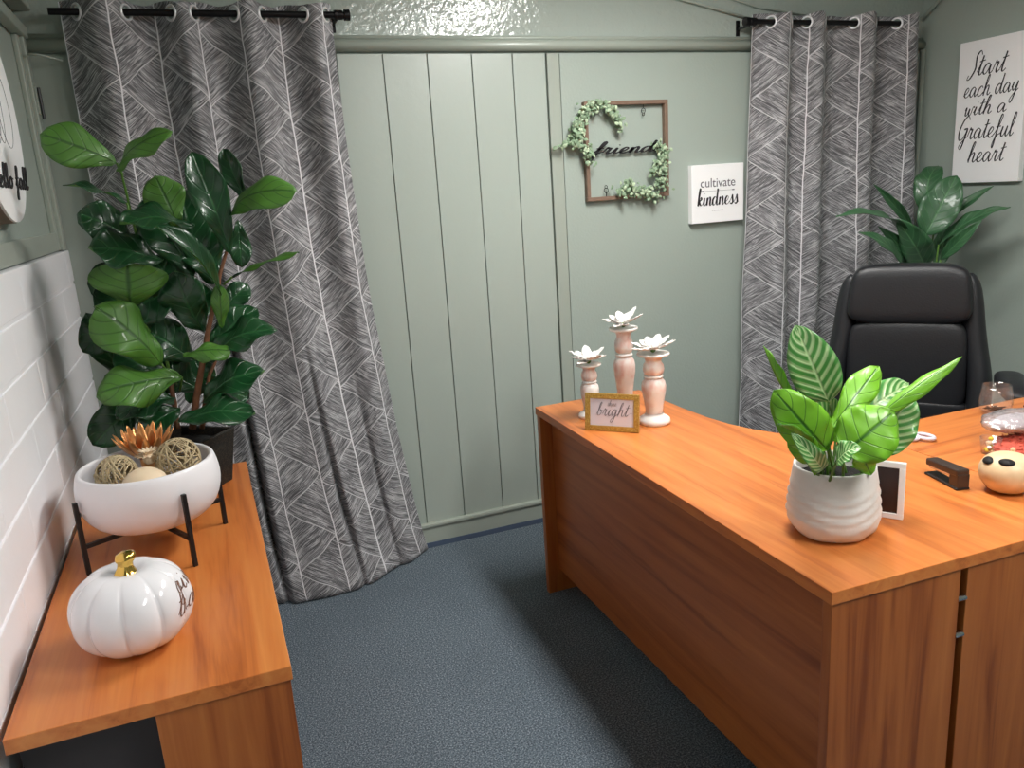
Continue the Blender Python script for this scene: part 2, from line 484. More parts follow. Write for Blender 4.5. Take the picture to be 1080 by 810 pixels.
# ------------------------------------------------------------------ pen lettering
G = {
 'a': ([[(.95,.8),(.6,1),(.2,.75),(.08,.3),(.35,0),(.7,.25),(.95,.85),(.93,.3),(1.1,0),(1.4,.25)]], 1.4),
 'b': ([[(0,.25),(.3,.9),(.55,1.9),(.4,2.05),(.25,1.5),(.22,.2),(.5,0),(.85,.3),(.8,.8),(.5,.9),(.85,.75),(1.2,.8)]], 1.2),
 'c': ([[(.85,.8),(.65,1),(.3,.85),(.1,.4),(.3,0),(.7,.05),(1.05,.35)]], 1.05),
 'd': ([[(.9,.8),(.55,1),(.15,.7),(.1,.25),(.4,0),(.75,.4),(1.05,2.0),(.95,.8),(.98,.15),(1.2,0),(1.4,.25)]], 1.4),
 'e': ([[(.0,.2),(.5,.45),(.75,.8),(.5,1),(.2,.7),(.15,.25),(.45,0),(.8,.1),(1.05,.35)]], 1.05),
 'f': ([[(.0,.3),(.5,1.1),(.75,1.9),(.55,2.1),(.4,1.5),(.3,-.4),(.2,-1),(.05,-.8),(.2,-.2),(.6,.2),(.95,.3)],[(.1,.95),(.8,1.0)]], .95),
 'g': ([[(.9,.85),(.55,1),(.15,.7),(.15,.25),(.45,.05),(.75,.4),(.92,.95),(.8,-.4),(.5,-1),(.2,-.8),(.5,-.3),(1.3,.25)]], 1.3),
 'h': ([[(0,.2),(.35,1),(.6,1.95),(.42,2.05),(.25,1.4),(.15,0),(.3,.6),(.65,1),(.85,.8),(.8,.2),(1.0,0),(1.3,.25)]], 1.3),
 'i': ([[(0,.25),(.25,.95),(.2,.25),(.4,0),(.7,.25)],[(.32,1.4),(.36,1.48)]], .7),
 'k': ([[(0,.2),(.4,1.2),(.55,2.0),(.35,2.0),(.2,1),(.12,0)],[(.15,.4),(.55,1),(.75,.8),(.35,.5),(.7,.05),(1.1,.25)]], 1.1),
 'l': ([[(0,.25),(.45,1.2),(.55,2.0),(.35,2.1),(.22,1.2),(.25,.2),(.45,0),(.75,.3)]], .75),
 'n': ([[(0,.3),(.2,.95),(.15,0),(.35,.7),(.65,1),(.82,.75),(.78,.2),(.95,0),(1.25,.25)]], 1.25),
 'o': ([[(.6,1),(.2,.8),(.1,.3),(.4,0),(.8,.3),(.8,.8),(.5,1),(.8,.85),(1.15,.85)]], 1.15),
 'r': ([[(0,.3),(.25,1.1),(.35,.9),(.6,.95),(.5,.3),(.65,0),(1.0,.25)]], 1.0),
 's': ([[(0,.2),(.35,.75),(.5,1.1),(.6,.7),(.7,.25),(.4,-.02),(.15,.1),(.5,.05),(.95,.25)]], .95),
 't': ([[(0,.3),(.35,1.2),(.45,1.8),(.32,.8),(.3,.2),(.5,0),(.8,.25)],[(.05,1.25),(.8,1.35)]], .8),
 'u': ([[(0,.3),(.2,.95),(.12,.3),(.35,0),(.65,.3),(.85,.95),(.8,.25),(1.0,0),(1.25,.25)]], 1.25),
 'v': ([[(0,.7),(.2,.95),(.4,.05),(.8,.9),(1.1,.85)]], 1.1),
 'w': ([[(0,.6),(.15,.95),(.2,.1),(.45,.05),(.65,.8),(.7,.1),(1.0,.1),(1.15,.95),(1.4,.85)]], 1.4),
 'y': ([[(0,.4),(.2,.95),(.15,.4),(.4,.1),(.7,.5),(.9,1),(.7,-.4),(.35,-1.1),(.1,-.8),(.6,-.2),(1.2,.25)]], 1.2),
 'S': ([[(1.3,1.9),(1.0,2.3),(.6,1.9),(.65,1.3),(.75,.6),(.3,-.2),(-.1,-.3),(0,.1)]], 1.15),
 'G': ([[(1.4,1.9),(1.0,2.3),(.4,1.8),(.05,.8),(.3,0),(.85,.1),(1.25,.9),(.8,1.0),(1.3,1.05),(1.2,.2),(.9,-.9),(.5,-.7),(1.0,-.1),(1.6,.3)]], 1.6),
 ' ': ([], .8),
}
def cat(pts, k=6):
    out = []
    P_ = [pts[0]] + list(pts) + [pts[-1]]
    for i in range(1, len(P_) - 2):
        p0, p1, p2, p3 = (Vector(P_[j]) for j in (i - 1, i, i + 1, i + 2))
        for s in range(k):
            t = s / k
            out.append(.5 * ((2 * p1) + (p2 - p0) * t + (2 * p0 - 5 * p1 + 4 * p2 - p3) * t * t + (3 * p1 - p0 - 3 * p2 + p3) * t ** 3))
    out.append(Vector(pts[-1])); return out

def layout(txt, size, slant=.25, sx=1., up=0.):
    x = 0; out = []
    for ch in txt:
        st, adv = G[ch]
        for s in st:
            out.append([Vector(((x + px * sx + py * slant) * size, (py + up * x) * size)) for px, py in cat([(a, b_) for a, b_ in s])])
        x += adv * sx
    return out, x * size

def write(bm, txt, size, fn, th=.1, slant=.25, sx=1., up=0., center=True, depth=.0012, thin=.35, width=None):
    """strokes of a broad pen laid on a surface: fn(x, y, h) maps sheet coordinates to a 3D point h above it"""
    strokes, w = layout(txt, size, slant, sx, up)
    k = 1.
    if width: k = width / w
    ox = -w * k / 2 if center else 0
    for s in strokes:
        L, Rr = [], []
        for i, p in enumerate(s):
            t = (s[min(i + 1, len(s) - 1)] - s[max(i - 1, 0)])
            if t.length < 1e-9: t = Vector((0, 1e-6))
            t.normalize(); nn = Vector((-t.y, t.x))
            q = size * th * (thin + (1 - thin) * max(0, -t.y) ** 1.2)
            a, b_ = p + nn * q / 2, p - nn * q / 2
            L.append((a.x * k + ox, a.y)); Rr.append((b_.x * k + ox, b_.y))
        top = [[bm.verts.new(fn(a[0], a[1], h)) for a in side] for side in (L, Rr) for h in (depth, 0)]
        lt, lb, rt, rb = top
        for i in range(len(s) - 1):
            for A, B in ((lt, rt), (rt, rb), (rb, lb), (lb, lt)):
                bm.faces.new((A[i], A[i + 1], B[i + 1], B[i]))
        bm.faces.new((lt[0], rt[0], rb[0], lb[0])); bm.faces.new((lt[-1], lb[-1], rb[-1], rt[-1]))
    return w * k
# ================================================================== THE ROOM
XL, XR, YB, YF, ZC = -.45, 3.52, 3.22, -1.7, 2.5
bm = BM(); box(bm, XL - .1, XR + .1, YF - .1, YB + .1, -.08, 0); struct('floor', bm, m_carpet)
bm = BM(); box(bm, XL - .1, XR + .1, YF - .1, YB + .1, ZC, ZC + .08); struct('ceiling', bm, m_ceil)
bm = BM(); box(bm, XR, XR + .08, YF - .1, YB + .1, 0, ZC); struct('wall_right', bm, m_wall)
bm = BM(); box(bm, XL, XR, YF - .08, YF, 0, ZC); struct('wall_front', bm, m_wall)
bm = BM(); box(bm, XL - .08, XL, YF - .1, YB + .1, 1.38, ZC); struct('wall_left', bm, m_wall)
# painted masonry on the lower left wall
bm = BM(); ch = .1178; z = 1.415; row = 0
box(bm, XL - .08, XL + .0262, YF, YB, 0, 1.409)
while z > .02:
    y = YF - (.2 if row % 2 else 0)
    while y < YB:
        a, b_ = max(y + .0008, YF), min(y + .3992, YB)
        if b_ - a > .02: box(bm, XL + .0, XL + .030 + random.uniform(-.0008, .0008), a, b_, max(z - ch + .0045, 0), z - .0045)
        y += .4
    z -= ch; row += 1
struct('wall_left_masonry', bm, m_brick, bevel=.0035)
# back wall
bm = BM(); box(bm, XL, XR, YB + .006, YB + .09, 0, 2.06); struct('wall_back', bm, m_wall)
bm = BM(); box(bm, XL, XR, YB - .004, YB + .09, 2.06, ZC); struct('wall_back_upper', bm, m_gloss)
xs = [-.45, -.29, -.113, .063, .24, .415, .591, .768, .945, 1.129, 1.304, 1.451]
bm = BM()
for a, b_ in zip(xs, xs[1:]): box(bm, a + .0018, b_ - .0018, YB - .008, YB + .004, .10, 2.053)
struct('wall_back_planks', bm, m_plank, bevel=.0015)
bm = BM(); box(bm, 1.457, 1.512, YB - .013, YB + .004, 0, 2.053); struct('trim_1', bm, m_trim, bevel=.002)
bm = BM(); box(bm, 1.516, XR, YB - .009, YB + .004, 0, 2.053); struct('wall_back_board', bm, m_wall, bevel=.001)
bm = BM()
tube(bm, [(XL, YB - .012, 2.083), (XR, YB - .012, 2.083)], .022, 16); box(bm, XL, XR, YB - .016, YB, 2.103, 2.118)
struct('trim_2', bm, m_trim, smooth=True)
bm = BM(); box(bm, XL, 1.455, YB - .022, YB, .0, .095); struct('baseboard_back', bm, m_trim, bevel=.002)
bm = BM(); box(bm, XL, 1.455, YB - .030, YB - .004, .093, .112); struct('trim_3', bm, m_trim, bevel=.005)
bm = BM(); box(bm, XL, 1.455, YB - .027, YB - .02, 0, .022); struct('trim_4', bm, plain('blue grey carpet edging', (74, 88, 110), .9))
# corner and frieze trims on the left wall
bm = BM(); box(bm, XL, XL + .028, YB - .075, YB - .02, 1.415, 2.11); box(bm, XL, XL + .016, YB - .12, YB - .075, 1.415, 2.11); struct('trim_5', bm, m_trim, bevel=.003)
bm = BM(); box(bm, XL, XL + .035, YF, YB, 2.10, 2.14); box(bm, XL, XL + .055, YF, YB, 2.19, 2.215); struct('trim_6', bm, m_trim, bevel=.004)
bm = BM(); box(bm, XL, XL + .016, YF, YB - .12, 1.415, 1.475); struct('trim_7', bm, m_trim, bevel=.003)
bm = BM(); tube(bm, [(XR - .012, YB - .03, 2.06), (XR - .012, YB - .03, 0)], .012, 10); struct('trim_8', bm, m_trim, smooth=True)
# conduits at the top right
def p_at(x, y, Y): return tuple(at(x, y, Y))
bm = BM(); tube(bm, [p_at(700, -6, 3.205), p_at(750, 8, 3.205), p_at(795, 21, 3.205)], .006, 8)
tag(obj('wall_cable', bm, m_trim, smooth=True), 'thin painted cable slanting down to the right curtain rod', 'cable')
bm = BM(); tube(bm, [p_at(752, -8, 3.21), p_at(800, 8, 3.21), p_at(860, 18, 3.21)], .005, 8)
tag(obj('wall_cable', bm, m_trim, smooth=True), 'thin painted cable just above the right curtain rod, near the ceiling', 'cable')
bm = BM(); tube(bm, [(3.49, 3.195, 2.2), (3.50, 3.12, 2.26), (3.50, 3.0, 2.34), (3.50, 2.95, 2.5)], .009, 10)
tag(obj('corner_conduit', bm, m_trim, smooth=True), 'painted conduit bent up the corner beside the right curtain', 'pipe')
# latch and bracket on the left
t = thing('window_latch', 'small painted sliding latch on the left corner trim', 'latch', (XL + .028, YB - .05, 1.9))
bm = BM(); box(bm, 0, .006, -.012, .012, -.04, .05); obj('plate', bm, m_trim, t, bevel=.001)
bm = BM(); tube(bm, [(.012, 0, -.055), (.012, 0, .045)], .005, 8); obj('bolt', bm, m_plastic, t)
bm = BM(); tube(bm, [p_at(28, 57, 3.13), p_at(42, 58, 3.13), p_at(55, 61, 3.15), p_at(66, 64, 3.16)], .004, 6)
tag(obj('wall_cable', bm, m_trim, smooth=True), 'thin painted wire looping from the left corner trim behind the curtain', 'cable')
bm = BM(); box(bm, XL, XL + .012, 2.20, 2.26, 1.43, 1.53)
tag(obj('wall_bracket', bm, plain('grey metal', (120, 124, 122), .5), bevel=.003), 'small grey strip on the left wall under the round sign', 'bracket')

# ceiling light
def ceiling_light(x, y, sx, sy, watts, lab, col=(1, .985, .95)):
    t = thing('ceiling_light', lab, 'ceiling light', (x, y, ZC))
    bm = BM(); box(bm, -sx / 2 - .03, sx / 2 + .03, -sy / 2 - .03, sy / 2 + .03, -.05, 0); obj('housing', bm, m_ceil, t, bevel=.005)
    n = NT('lit diffuser'); n.set((.9, .9, .9), .5); n.b.inputs['Emission Color'].default_value = (*col, 1); n.b.inputs['Emission Strength'].default_value = watts
    bm = BM(); box(bm, -sx / 2, sx / 2, -sy / 2, sy / 2, -.065, -.05); obj('diffuser', bm, n.m, t)
ceiling_light(1.52, 1.90, .28, .95, 40, 'long white ceiling light over the desk')
ceiling_light(1.50, .10, .30, 1.0, 31, 'long white ceiling light behind the viewer')

# ================================================================== CURTAINS
def curtain(name, label, x0t, x1t, x0b, x1b, cross, first, ybot, drop_pow, rod_y, rod_z, zb, group, bulge=0., seed=0, edgepow=2.2, flat=0.):
    N = 380
    def wave(x):
        pts = [x0t - .03] + cross + [x1t + .03]
        for k in range(len(pts) - 1):
            if x <= pts[k + 1] or k == len(pts) - 2:
                w = pts[k + 1] - pts[k]
                return (first if k % 2 == 0 else -first) * min(.060, w * .42) * math.sin(PI * min(1, max(0, (x - pts[k]) / w)))
    def wsm(x): return (wave(x) + wave(x - .012) + wave(x + .012)) / 3
    rows = [rod_z + .035 - .0035 * i for i in range(20)]
    zz = rows[-1]
    nb = 120
    rows += [zz - (zz - zb) * (i / nb) for i in range(1, nb + 1)]
    bm = BM(); uvl = bm.loops.layers.uv.verify()
    us = [0.]; pv = None
    for i in range(N + 1):
        x = x0t + (x1t - x0t) * i / N; p = Vector((x, wsm(x)))
        if pv is not None: us.append(us[-1] + (p - pv).length)
        pv = p
    g = []
    for z in rows:
        v = min(1, max(0, 1 - (z - zb) / (rod_z - zb))); row = []
        for i in range(N + 1):
            s = i / N
            xt = x0t + (x1t - x0t) * s
            sh = .02 * v * math.sin(5 * v + 9 * s + seed)
            w = wsm(min(x1t, max(x0t, xt + sh)))
            e = v ** edgepow
            x = xt + ((x0b - x0t) * (1 - s) + (x1b - x1t) * s) * e
            y = rod_y + w * (1 + .25 * v) * (1 - flat * v ** 1.2) + (ybot(s) - rod_y) * v ** drop_pow
            nz = noise.noise(Vector((s * 5 + seed, z * 1.6, seed)))
            nz2 = noise.noise(Vector((s * 14 + seed, z * 4, seed + 3)))
            y += (nz * .030 + nz2 * .010) * v ** 1.1
            x += noise.noise(Vector((s * 4 + seed, z * 2, 7))) * .012 * v
            # a few deep tucks where the cloth gathers lower down
            for (sc0, sl, st, dp, wd) in bulge or ():
                if v > st:
                    d = (s - sc0 - sl * (v - st)) / wd
                    y += dp * math.exp(-d * d) * min(1, (v - st) * 3) * (1 - .7 * min(1, max(0, (v - .86) / .14)))
            y = min(y, YB - .035)
            dz = 0
            if v > .999: dz = 0
            row.append((bm.verts.new((x, y, z + (.006 * math.sin(s * 40) if z == rows[0] else 0))), (us[i], rod_z + .04 - z)))
        g.append(row)
    for k in range(len(rows) - 1):
        for i in range(N):
            q = (g[k][i], g[k + 1][i], g[k + 1][i + 1], g[k][i + 1])
            cpt = (q[0][0].co + q[2][0].co) / 2
            if k < 20 and any((cpt - Vector((c, rod_y, rod_z))).length < .021 for c in cross): continue
            f = bm.faces.new([a[0] for a in q]); f.smooth = True
            for lp, a in zip(f.loops, q): lp[uvl].uv = a[1]
    loose = [v for v in bm.verts if not v.link_faces]
    bmesh.ops.delete(bm, geom=loose, context='VERTS')
    root = thing('curtain', label, 'curtain', ((x0t + x1t) / 2, rod_y, zb), group=group)
    bmesh.ops.transform(bm, matrix=Matrix.Translation(-root.location), verts=bm.verts)
    obj('fabric', bm, m_curtain, root, smooth=True, solid=.0016)
    for c in cross:
        dy = (wsm(c + .004) - wsm(c - .004)) / .008
        bm = BM(); torus(bm, (c - root.location.x, 0, rod_z - root.location.z), (-dy, 1, 0), .0235, .0048, 28, 8)
        bmesh.ops.scale(bm, vec=(1, 1, 1), verts=bm.verts)
        obj('grommet', bm, m_ring, root, smooth=True)
    return root

RZ = 2.172
def hemL(s):
    pts = [(0, 3.06), (.35, 2.99), (.42, 2.965), (.58, 2.94), (.76, 3.0), (.92, 3.10), (1, 3.185)]
    for (a, ya), (b_, yb) in zip(pts, pts[1:]):
        if s <= b_: return ya + (yb - ya) * (s - a) / (b_ - a)
    return 3.18
curtain('curtain', 'long grey hatched curtain left of the green plank wall, pooling wide at the floor', -.305, .578, -.30, .755,
        [-.253, -.104, .034, .109, .239, .335, .475, .555], 1, hemL, 2.2, 3.13, RZ, .006, 'grey hatched curtains',
        bulge=[(.40, .015, .30, .085, .013), (.68, .03, .50, .055, .013), (.55, .02, .55, -.03, .06), (.86, .0, .6, .03, .012)], seed=1.3, flat=.86)
curtain('curtain', 'grey hatched curtain in the right corner behind the office chair', 2.450, 3.362, 2.372, 3.39,
        [2.525, 2.64, 2.725, 2.83, 3.0, 3.13, 3.262], 1, lambda s: 3.10, 1.0, 3.13, RZ - .005, .006, 'grey hatched curtains', seed=6.1, edgepow=1.0)

def rod(x0, x1, z, finL, finR, label, brackets):
    root = thing('curtain_rod', label, 'curtain rod', ((x0 + x1) / 2, 3.13, z), group='black curtain rods')
    cx = (x0 + x1) / 2
    bm = BM(); tube(bm, [(x0 - cx, 0, 0), (x1 - cx, 0, 0)], .0115, 16); obj('pole', bm, m_black, root, autos=.6)
    for s, on in ((-1, finL), (1, finR)):
        if not on: continue
        e = (x0 if s < 0 else x1) - cx
        bm = BM(); tube(bm, [(e + s * -.03, 0, 0), (e - s * .0, 0, 0)], .017, 16); tube(bm, [(e, 0, 0), (e + s * .006, 0, 0)], .0135, 16)
        tube(bm, [(e + s * .006, 0, 0), (e + s * .026, 0, 0)], .019, 18); obj('finial', bm, m_black, root, autos=.6)
    for bx in brackets:
        bm = BM(); box(bm, bx - cx - .009, bx - cx + .009, .08, .088, -.045, .02); box(bm, bx - cx - .004, bx - cx + .004, 0, .085, -.02, -.011)
        torus(bm, (bx - cx, 0, 0), (1, 0, 0), .015, .003, 20, 6); obj('bracket', bm, m_black, root, bevel=.001)
rod(-.335, .615, RZ, False, True, 'black curtain rod carrying the left curtain', [.592])
rod(2.41, 3.33, RZ - .005, True, False, 'black curtain rod carrying the right corner curtain', [2.41, 3.30])

# ================================================================== WALL DECOR
def canvas_fn(root_x):  # front face of a sheet in the thing's local XZ plane, facing -Y
    return lambda x, y, h: (x, root_x - h, y)

# kindness canvas
w, h = .285, .262
t = thing('canvas_sign', 'small white canvas reading cultivate kindness on the green wall', 'sign', (2.278, YB - .011, 1.438))
bm = BM(); box(bm, -w / 2, w / 2, -.03, 0, -h / 2, h / 2); obj('canvas', bm, m_white, t, bevel=.002)
def serif(bm_, txt, x0, z0, wd, fn, size):
    c = bpy.data.curves.new('lettering', 'FONT'); c.body = txt; c.extrude = .0006; c.size = size; c.align_x = 'CENTER'
    o = bpy.data.objects.new('lettering', c); COL.objects.link(o)
    dg = bpy.context.evaluated_depsgraph_get(); me = o.evaluated_get(dg).to_mesh()
    xsx = [v.co.x for v in me.vertices]; k = wd / (max(xsx) - min(xsx)) if wd else 1
    b2 = BM(); b2.from_mesh(me)
    for v in b2.verts: v.co = Vector(fn(x0 + v.co.x * k, z0 + v.co.y, v.co.z + .0006))
    me2 = bpy.data.meshes.new('tmp'); b2.to_mesh(me2); b2.free(); bm_.from_mesh(me2); bpy.data.meshes.remove(me2)
    bpy.data.objects.remove(o)
fn = canvas_fn(-.0302)
bm = BM(); serif(bm, 'cultivate', .0, .030, .19, fn, .058); obj('lettering', bm, m_inkgrey, t)
bm = BM(); write(bm, 'kindness', .037, fn=lambda x, y, h_: fn(x + .0, y - .052, h_), th=.34, slant=.12, width=.225, up=.0, thin=.2); obj('script_lettering', bm, m_ink, t)
bm = BM(); box(bm, -.085, .085, -.0312, -.0302, .0115, .0128); prism_pts = None
for s in (-1, 1):
    box(bm, s * .085 - .006, s * .085 + .006, -.0312, -.0302, .0095, .0148)
obj('arrow', bm, m_inkgrey, t)
bm = BM()
for i_, w_ in enumerate((.004, .007, .005, .008, .006, .004, .007)):
    box(bm, -.031 + i_ * .009, -.031 + i_ * .009 + w_ * .8, -.0312, -.0302, -.078, -.0755 + .001 * (i_ % 2))
obj('small_print', bm, m_inkgrey, t)

# friends frame
t = thing('hanging_frame', 'open brown wooden frame with black friends lettering and greenery', 'wall decoration', (1.814, YB - .011, 1.650))
W2, H2, B = .412, .414, .017
for nm, a in (('top', (-W2 / 2, W2 / 2, H2 / 2 - B, H2 / 2)), ('bottom', (-W2 / 2, W2 / 2, -H2 / 2, -H2 / 2 + B)), ('l', (-W2 / 2, -W2 / 2 + B, -H2 / 2 + B, H2 / 2 - B)), ('r', (W2 / 2 - B, W2 / 2, -H2 / 2 + B, H2 / 2 - B))):
    bm = BM(); box(bm, a[0], a[1], -.026, -.001, a[2], a[3]); obj('frame_rail', bm, m_wood_frame, t, bevel=.002)
bm = BM(); write(bm, 'friends', .0235, fn=lambda x, y, h_: (x + .0, -.018 - h_, y - .010), th=.30, slant=.4, width=.345, depth=.005, thin=.6)
obj('lettering', bm, m_ink, t)
for hx, hz, s in ((.087, H2 / 2 - B, -1), (-.109, -H2 / 2 + B, 1)):
    bm = BM(); torus(bm, (hx, -.014, hz + s * .026), (0, 1, 0), .010, .0016, 20, 6); torus(bm, (hx, -.014, hz + s * .041), (0, 1, 0), .006, .0014, 16, 6)
    tube(bm, [(hx, -.014, hz), (hx, -.014, hz + s * .017)], .0016, 6); obj('wire_hook', bm, m_black, t)
def sprig(path, n, spread, seed, lsz=.020, extra=()):
    rnd = random.Random(seed)
    loc = t.location
    pts = [Vector(at(x, y, 3.175)) - loc for x, y in path]
    bm = BM(); sp = cat([(p.x, p.z) for p in pts], 8)
    tube(bm, [(p.x, -.030 + .008 * math.sin(i * .4), p.y) for i, p in enumerate(sp)], .0016, 5)
    for k in range(n):
        p = sp[rnd.randrange(len(sp))]
        c = Vector((p.x + rnd.gauss(0, spread), -.034 + rnd.uniform(-.028, .014), p.y + rnd.gauss(0, spread)))
        a = rnd.uniform(0, 2 * PI); L = lsz * rnd.uniform(.7, 1.3)
        d = Vector((math.cos(a), rnd.uniform(-.6, .3), math.sin(a) - .2)).normalized()
        f0 = len(bm.faces)
        leaf_bm(c - d * L / 2, c + d * L / 2, L * .62, (rnd.uniform(-.6, .6), -1, rnd.uniform(-.2, .8)), bm=bm, nl=4, nw=3, cup=.25, prof='oval', wave=0, seed=k)
        mi = 1 if rnd.random() < .28 else 0
        bm.faces.ensure_lookup_table()
        for f in bm.faces[f0:]: f.material_index = mi
    obj('greenery', bm, [m_euc, m_euc2], t, solid=.0006)
sprig([(652, 133), (646, 117), (630, 111), (618, 117), (611, 130), (609, 145)], 230, .013, 1)
sprig([(612, 132), (606, 143), (607, 152), (620, 158), (622, 170)], 140, .013, 2)
sprig([(606, 152), (597, 150), (588, 158)], 26, .006, 3)
sprig([(696, 153), (698, 168), (696, 182), (697, 195)], 150, .015, 4)
sprig([(692, 170), (686, 186)], 30, .007, 5)
sprig([(653, 204), (662, 196), (672, 202), (684, 203), (690, 209)], 190, .014, 6)

# right wall canvas
t = thing('canvas_sign', 'tall white canvas with Start each day with a Grateful heart lettering', 'sign', (XR - .001, 2.787, 1.727), rz=-PI / 2)
# local -Y faces into the room (world -X); local +X runs toward the viewer (world -Y)
w, h = .345, .640
bm = BM(); box(bm, -w / 2, w / 2, -.034, 0, -h / 2, h / 2); obj('canvas', bm, m_white, t, bevel=.002)
bm = BM()
for txt, size, fx, fz, wd in (('Start', .046, -.025, .165, .185), ('each day', .042, .0, .072, .275), ('with a', .038, -.02, -.010, .215), ('Grateful', .046, -.012, -.118, .285), ('heart', .044, .0, -.225, .185)):
    write(bm, txt, size, fn=lambda x, y, h_, fx=fx, fz=fz: (x + fx, -.0342 - h_, y + fz), th=.19, slant=.30, width=wd, thin=.45)
obj('script_lettering', bm, m_ink, t)

# round sign on the left wall
t = thing('round_sign', 'round white wooden sign with thin pumpkin drawing and fall lettering', 'sign', (XL, 2.375, 1.79), rz=PI / 2)
# local -Y faces +X world ; local +X is world +Y
bm = BM(); tube(bm, [(0, 0, 0), (0, -.034, 0)], .272, 72); o = obj('backing_board', bm, m_wood_frame, t, autos=.6)
bm = BM(); tube(bm, [(0, -.034, 0), (0, -.040, 0)], .270, 72); obj('face', bm, m_white, t, autos=.6)
bm = BM(); write(bm, 'hello fall', .027, fn=lambda x, y, h_: (x + .02, -.0402 - h_, y - .185), th=.24, slant=.2, width=.42, thin=.6, depth=.003)
obj('script_lettering', bm, m_ink, t)
bm = BM()
for (cx, rx) in ((0, .05), (-.075, .075), (.075, .075)):
    tube(bm, [(cx + rx * math.cos(2 * PI * i / 40) + .03, -.0405, .02 + .095 * math.sin(2 * PI * i / 40) - abs(cx) * .1) for i in range(40)], .0006, 4, closed=True)
tube(bm, [(.03, -.0405, .11), (.025, -.0405, .14), (.045, -.0405, .165), (.055, -.0405, .16), (.045, -.0405, .135), (.045, -.0405, .11)], .0009, 4)
obj('line_drawing', bm, m_ink, t)

# ================================================================== SIDE TABLE
TZ = .72
t = thing('side_table', 'low cherry wood side table along the white masonry wall', 'table', (-.18, 1.975, 0))
def loc_box(bm, x0, x1, y0, y1, z0, z1): box(bm, x0 - t.location.x, x1 - t.location.x, y0 - t.location.y, y1 - t.location.y, z0, z1)
bm = BM(); loc_box(bm, -.405, .048, 1.343, 2.612, .692, TZ); obj('table_top', bm, m_wood_y, t, bevel=.0015)
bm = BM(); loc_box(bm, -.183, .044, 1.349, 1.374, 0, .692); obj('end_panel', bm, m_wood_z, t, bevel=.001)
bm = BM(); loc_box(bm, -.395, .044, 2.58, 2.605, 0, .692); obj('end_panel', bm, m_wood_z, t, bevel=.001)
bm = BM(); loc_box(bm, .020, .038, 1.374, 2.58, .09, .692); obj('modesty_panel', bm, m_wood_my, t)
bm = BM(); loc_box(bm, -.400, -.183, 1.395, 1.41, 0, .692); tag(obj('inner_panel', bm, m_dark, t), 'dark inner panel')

# ================================================================== DESK
DZ = .74
t = thing('office_desk', 'large cherry wood office desk with curved inner edge', 'desk', (1.4, 1.8, 0))
def ctr(pts): return [(p[0] - t.location.x, p[1] - t.location.y) for p in pts]
top = [(1.029, 1.075), (1.784, 1.052), (1.784, 1.785), (1.74, 1.788), (1.68, 1.808), (1.625, 1.85), (1.58, 1.905), (1.545, 1.975), (1.518, 2.06), (1.503, 2.16), (1.498, 2.30), (1.500, 2.60), (1.25, 2.606), (1.066, 2.603)]
bm = BM(); prism(bm, ctr(top), DZ - .028, DZ); obj('desk_top', bm, m_wood_y, t, bevel=.0015)
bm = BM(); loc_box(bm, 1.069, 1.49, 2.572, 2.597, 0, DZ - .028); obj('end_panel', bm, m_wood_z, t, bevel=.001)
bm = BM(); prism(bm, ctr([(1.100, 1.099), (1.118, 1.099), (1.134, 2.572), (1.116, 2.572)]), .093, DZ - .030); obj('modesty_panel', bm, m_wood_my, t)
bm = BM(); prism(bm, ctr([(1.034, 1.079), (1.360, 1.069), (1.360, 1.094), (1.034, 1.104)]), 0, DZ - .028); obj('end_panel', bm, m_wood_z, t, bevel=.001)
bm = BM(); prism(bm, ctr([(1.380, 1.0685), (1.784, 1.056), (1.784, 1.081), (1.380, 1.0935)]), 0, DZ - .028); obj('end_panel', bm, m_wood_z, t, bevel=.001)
bm = BM(); loc_box(bm, 1.344, 1.360, 1.096, 1.75, 0, DZ - .028); obj('gap_shade_panel', bm, m_wood_z, t)  # this panel and the next are added inside to keep the gap dark
bm = BM(); loc_box(bm, 1.380, 1.396, 1.096, 1.75, 0, DZ - .028); obj('gap_shade_panel', bm, m_wood_z, t)
for z in (.640, .555):
    bm = BM(); tube(bm, [(1.358 - 1.4, 1.074 - 1.8, z), (1.382 - 1.4, 1.074 - 1.8, z)], .0072, 12); obj('bolt', bm, m_chrome, t)
t = thing('desk_return', 'cherry wood return joined to the right side of the desk', 'desk', (2.3, 1.4, 0))
bm = BM(); prism(bm, ctr([(1.7865, 1.052), (2.85, 1.02), (2.85, 1.775), (1.7865, 1.785)]), DZ - .028, DZ); obj('desk_top', bm, m_wood_x, t, bevel=.0015)
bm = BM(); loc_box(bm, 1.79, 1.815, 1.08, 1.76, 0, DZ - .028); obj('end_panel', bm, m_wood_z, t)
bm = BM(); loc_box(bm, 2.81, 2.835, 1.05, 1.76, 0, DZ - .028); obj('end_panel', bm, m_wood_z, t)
bm = BM(); loc_box(bm, 1.815, 2.81, 1.07, 1.088, .09, DZ - .028); obj('modesty_panel', bm, m_wood_my, t)

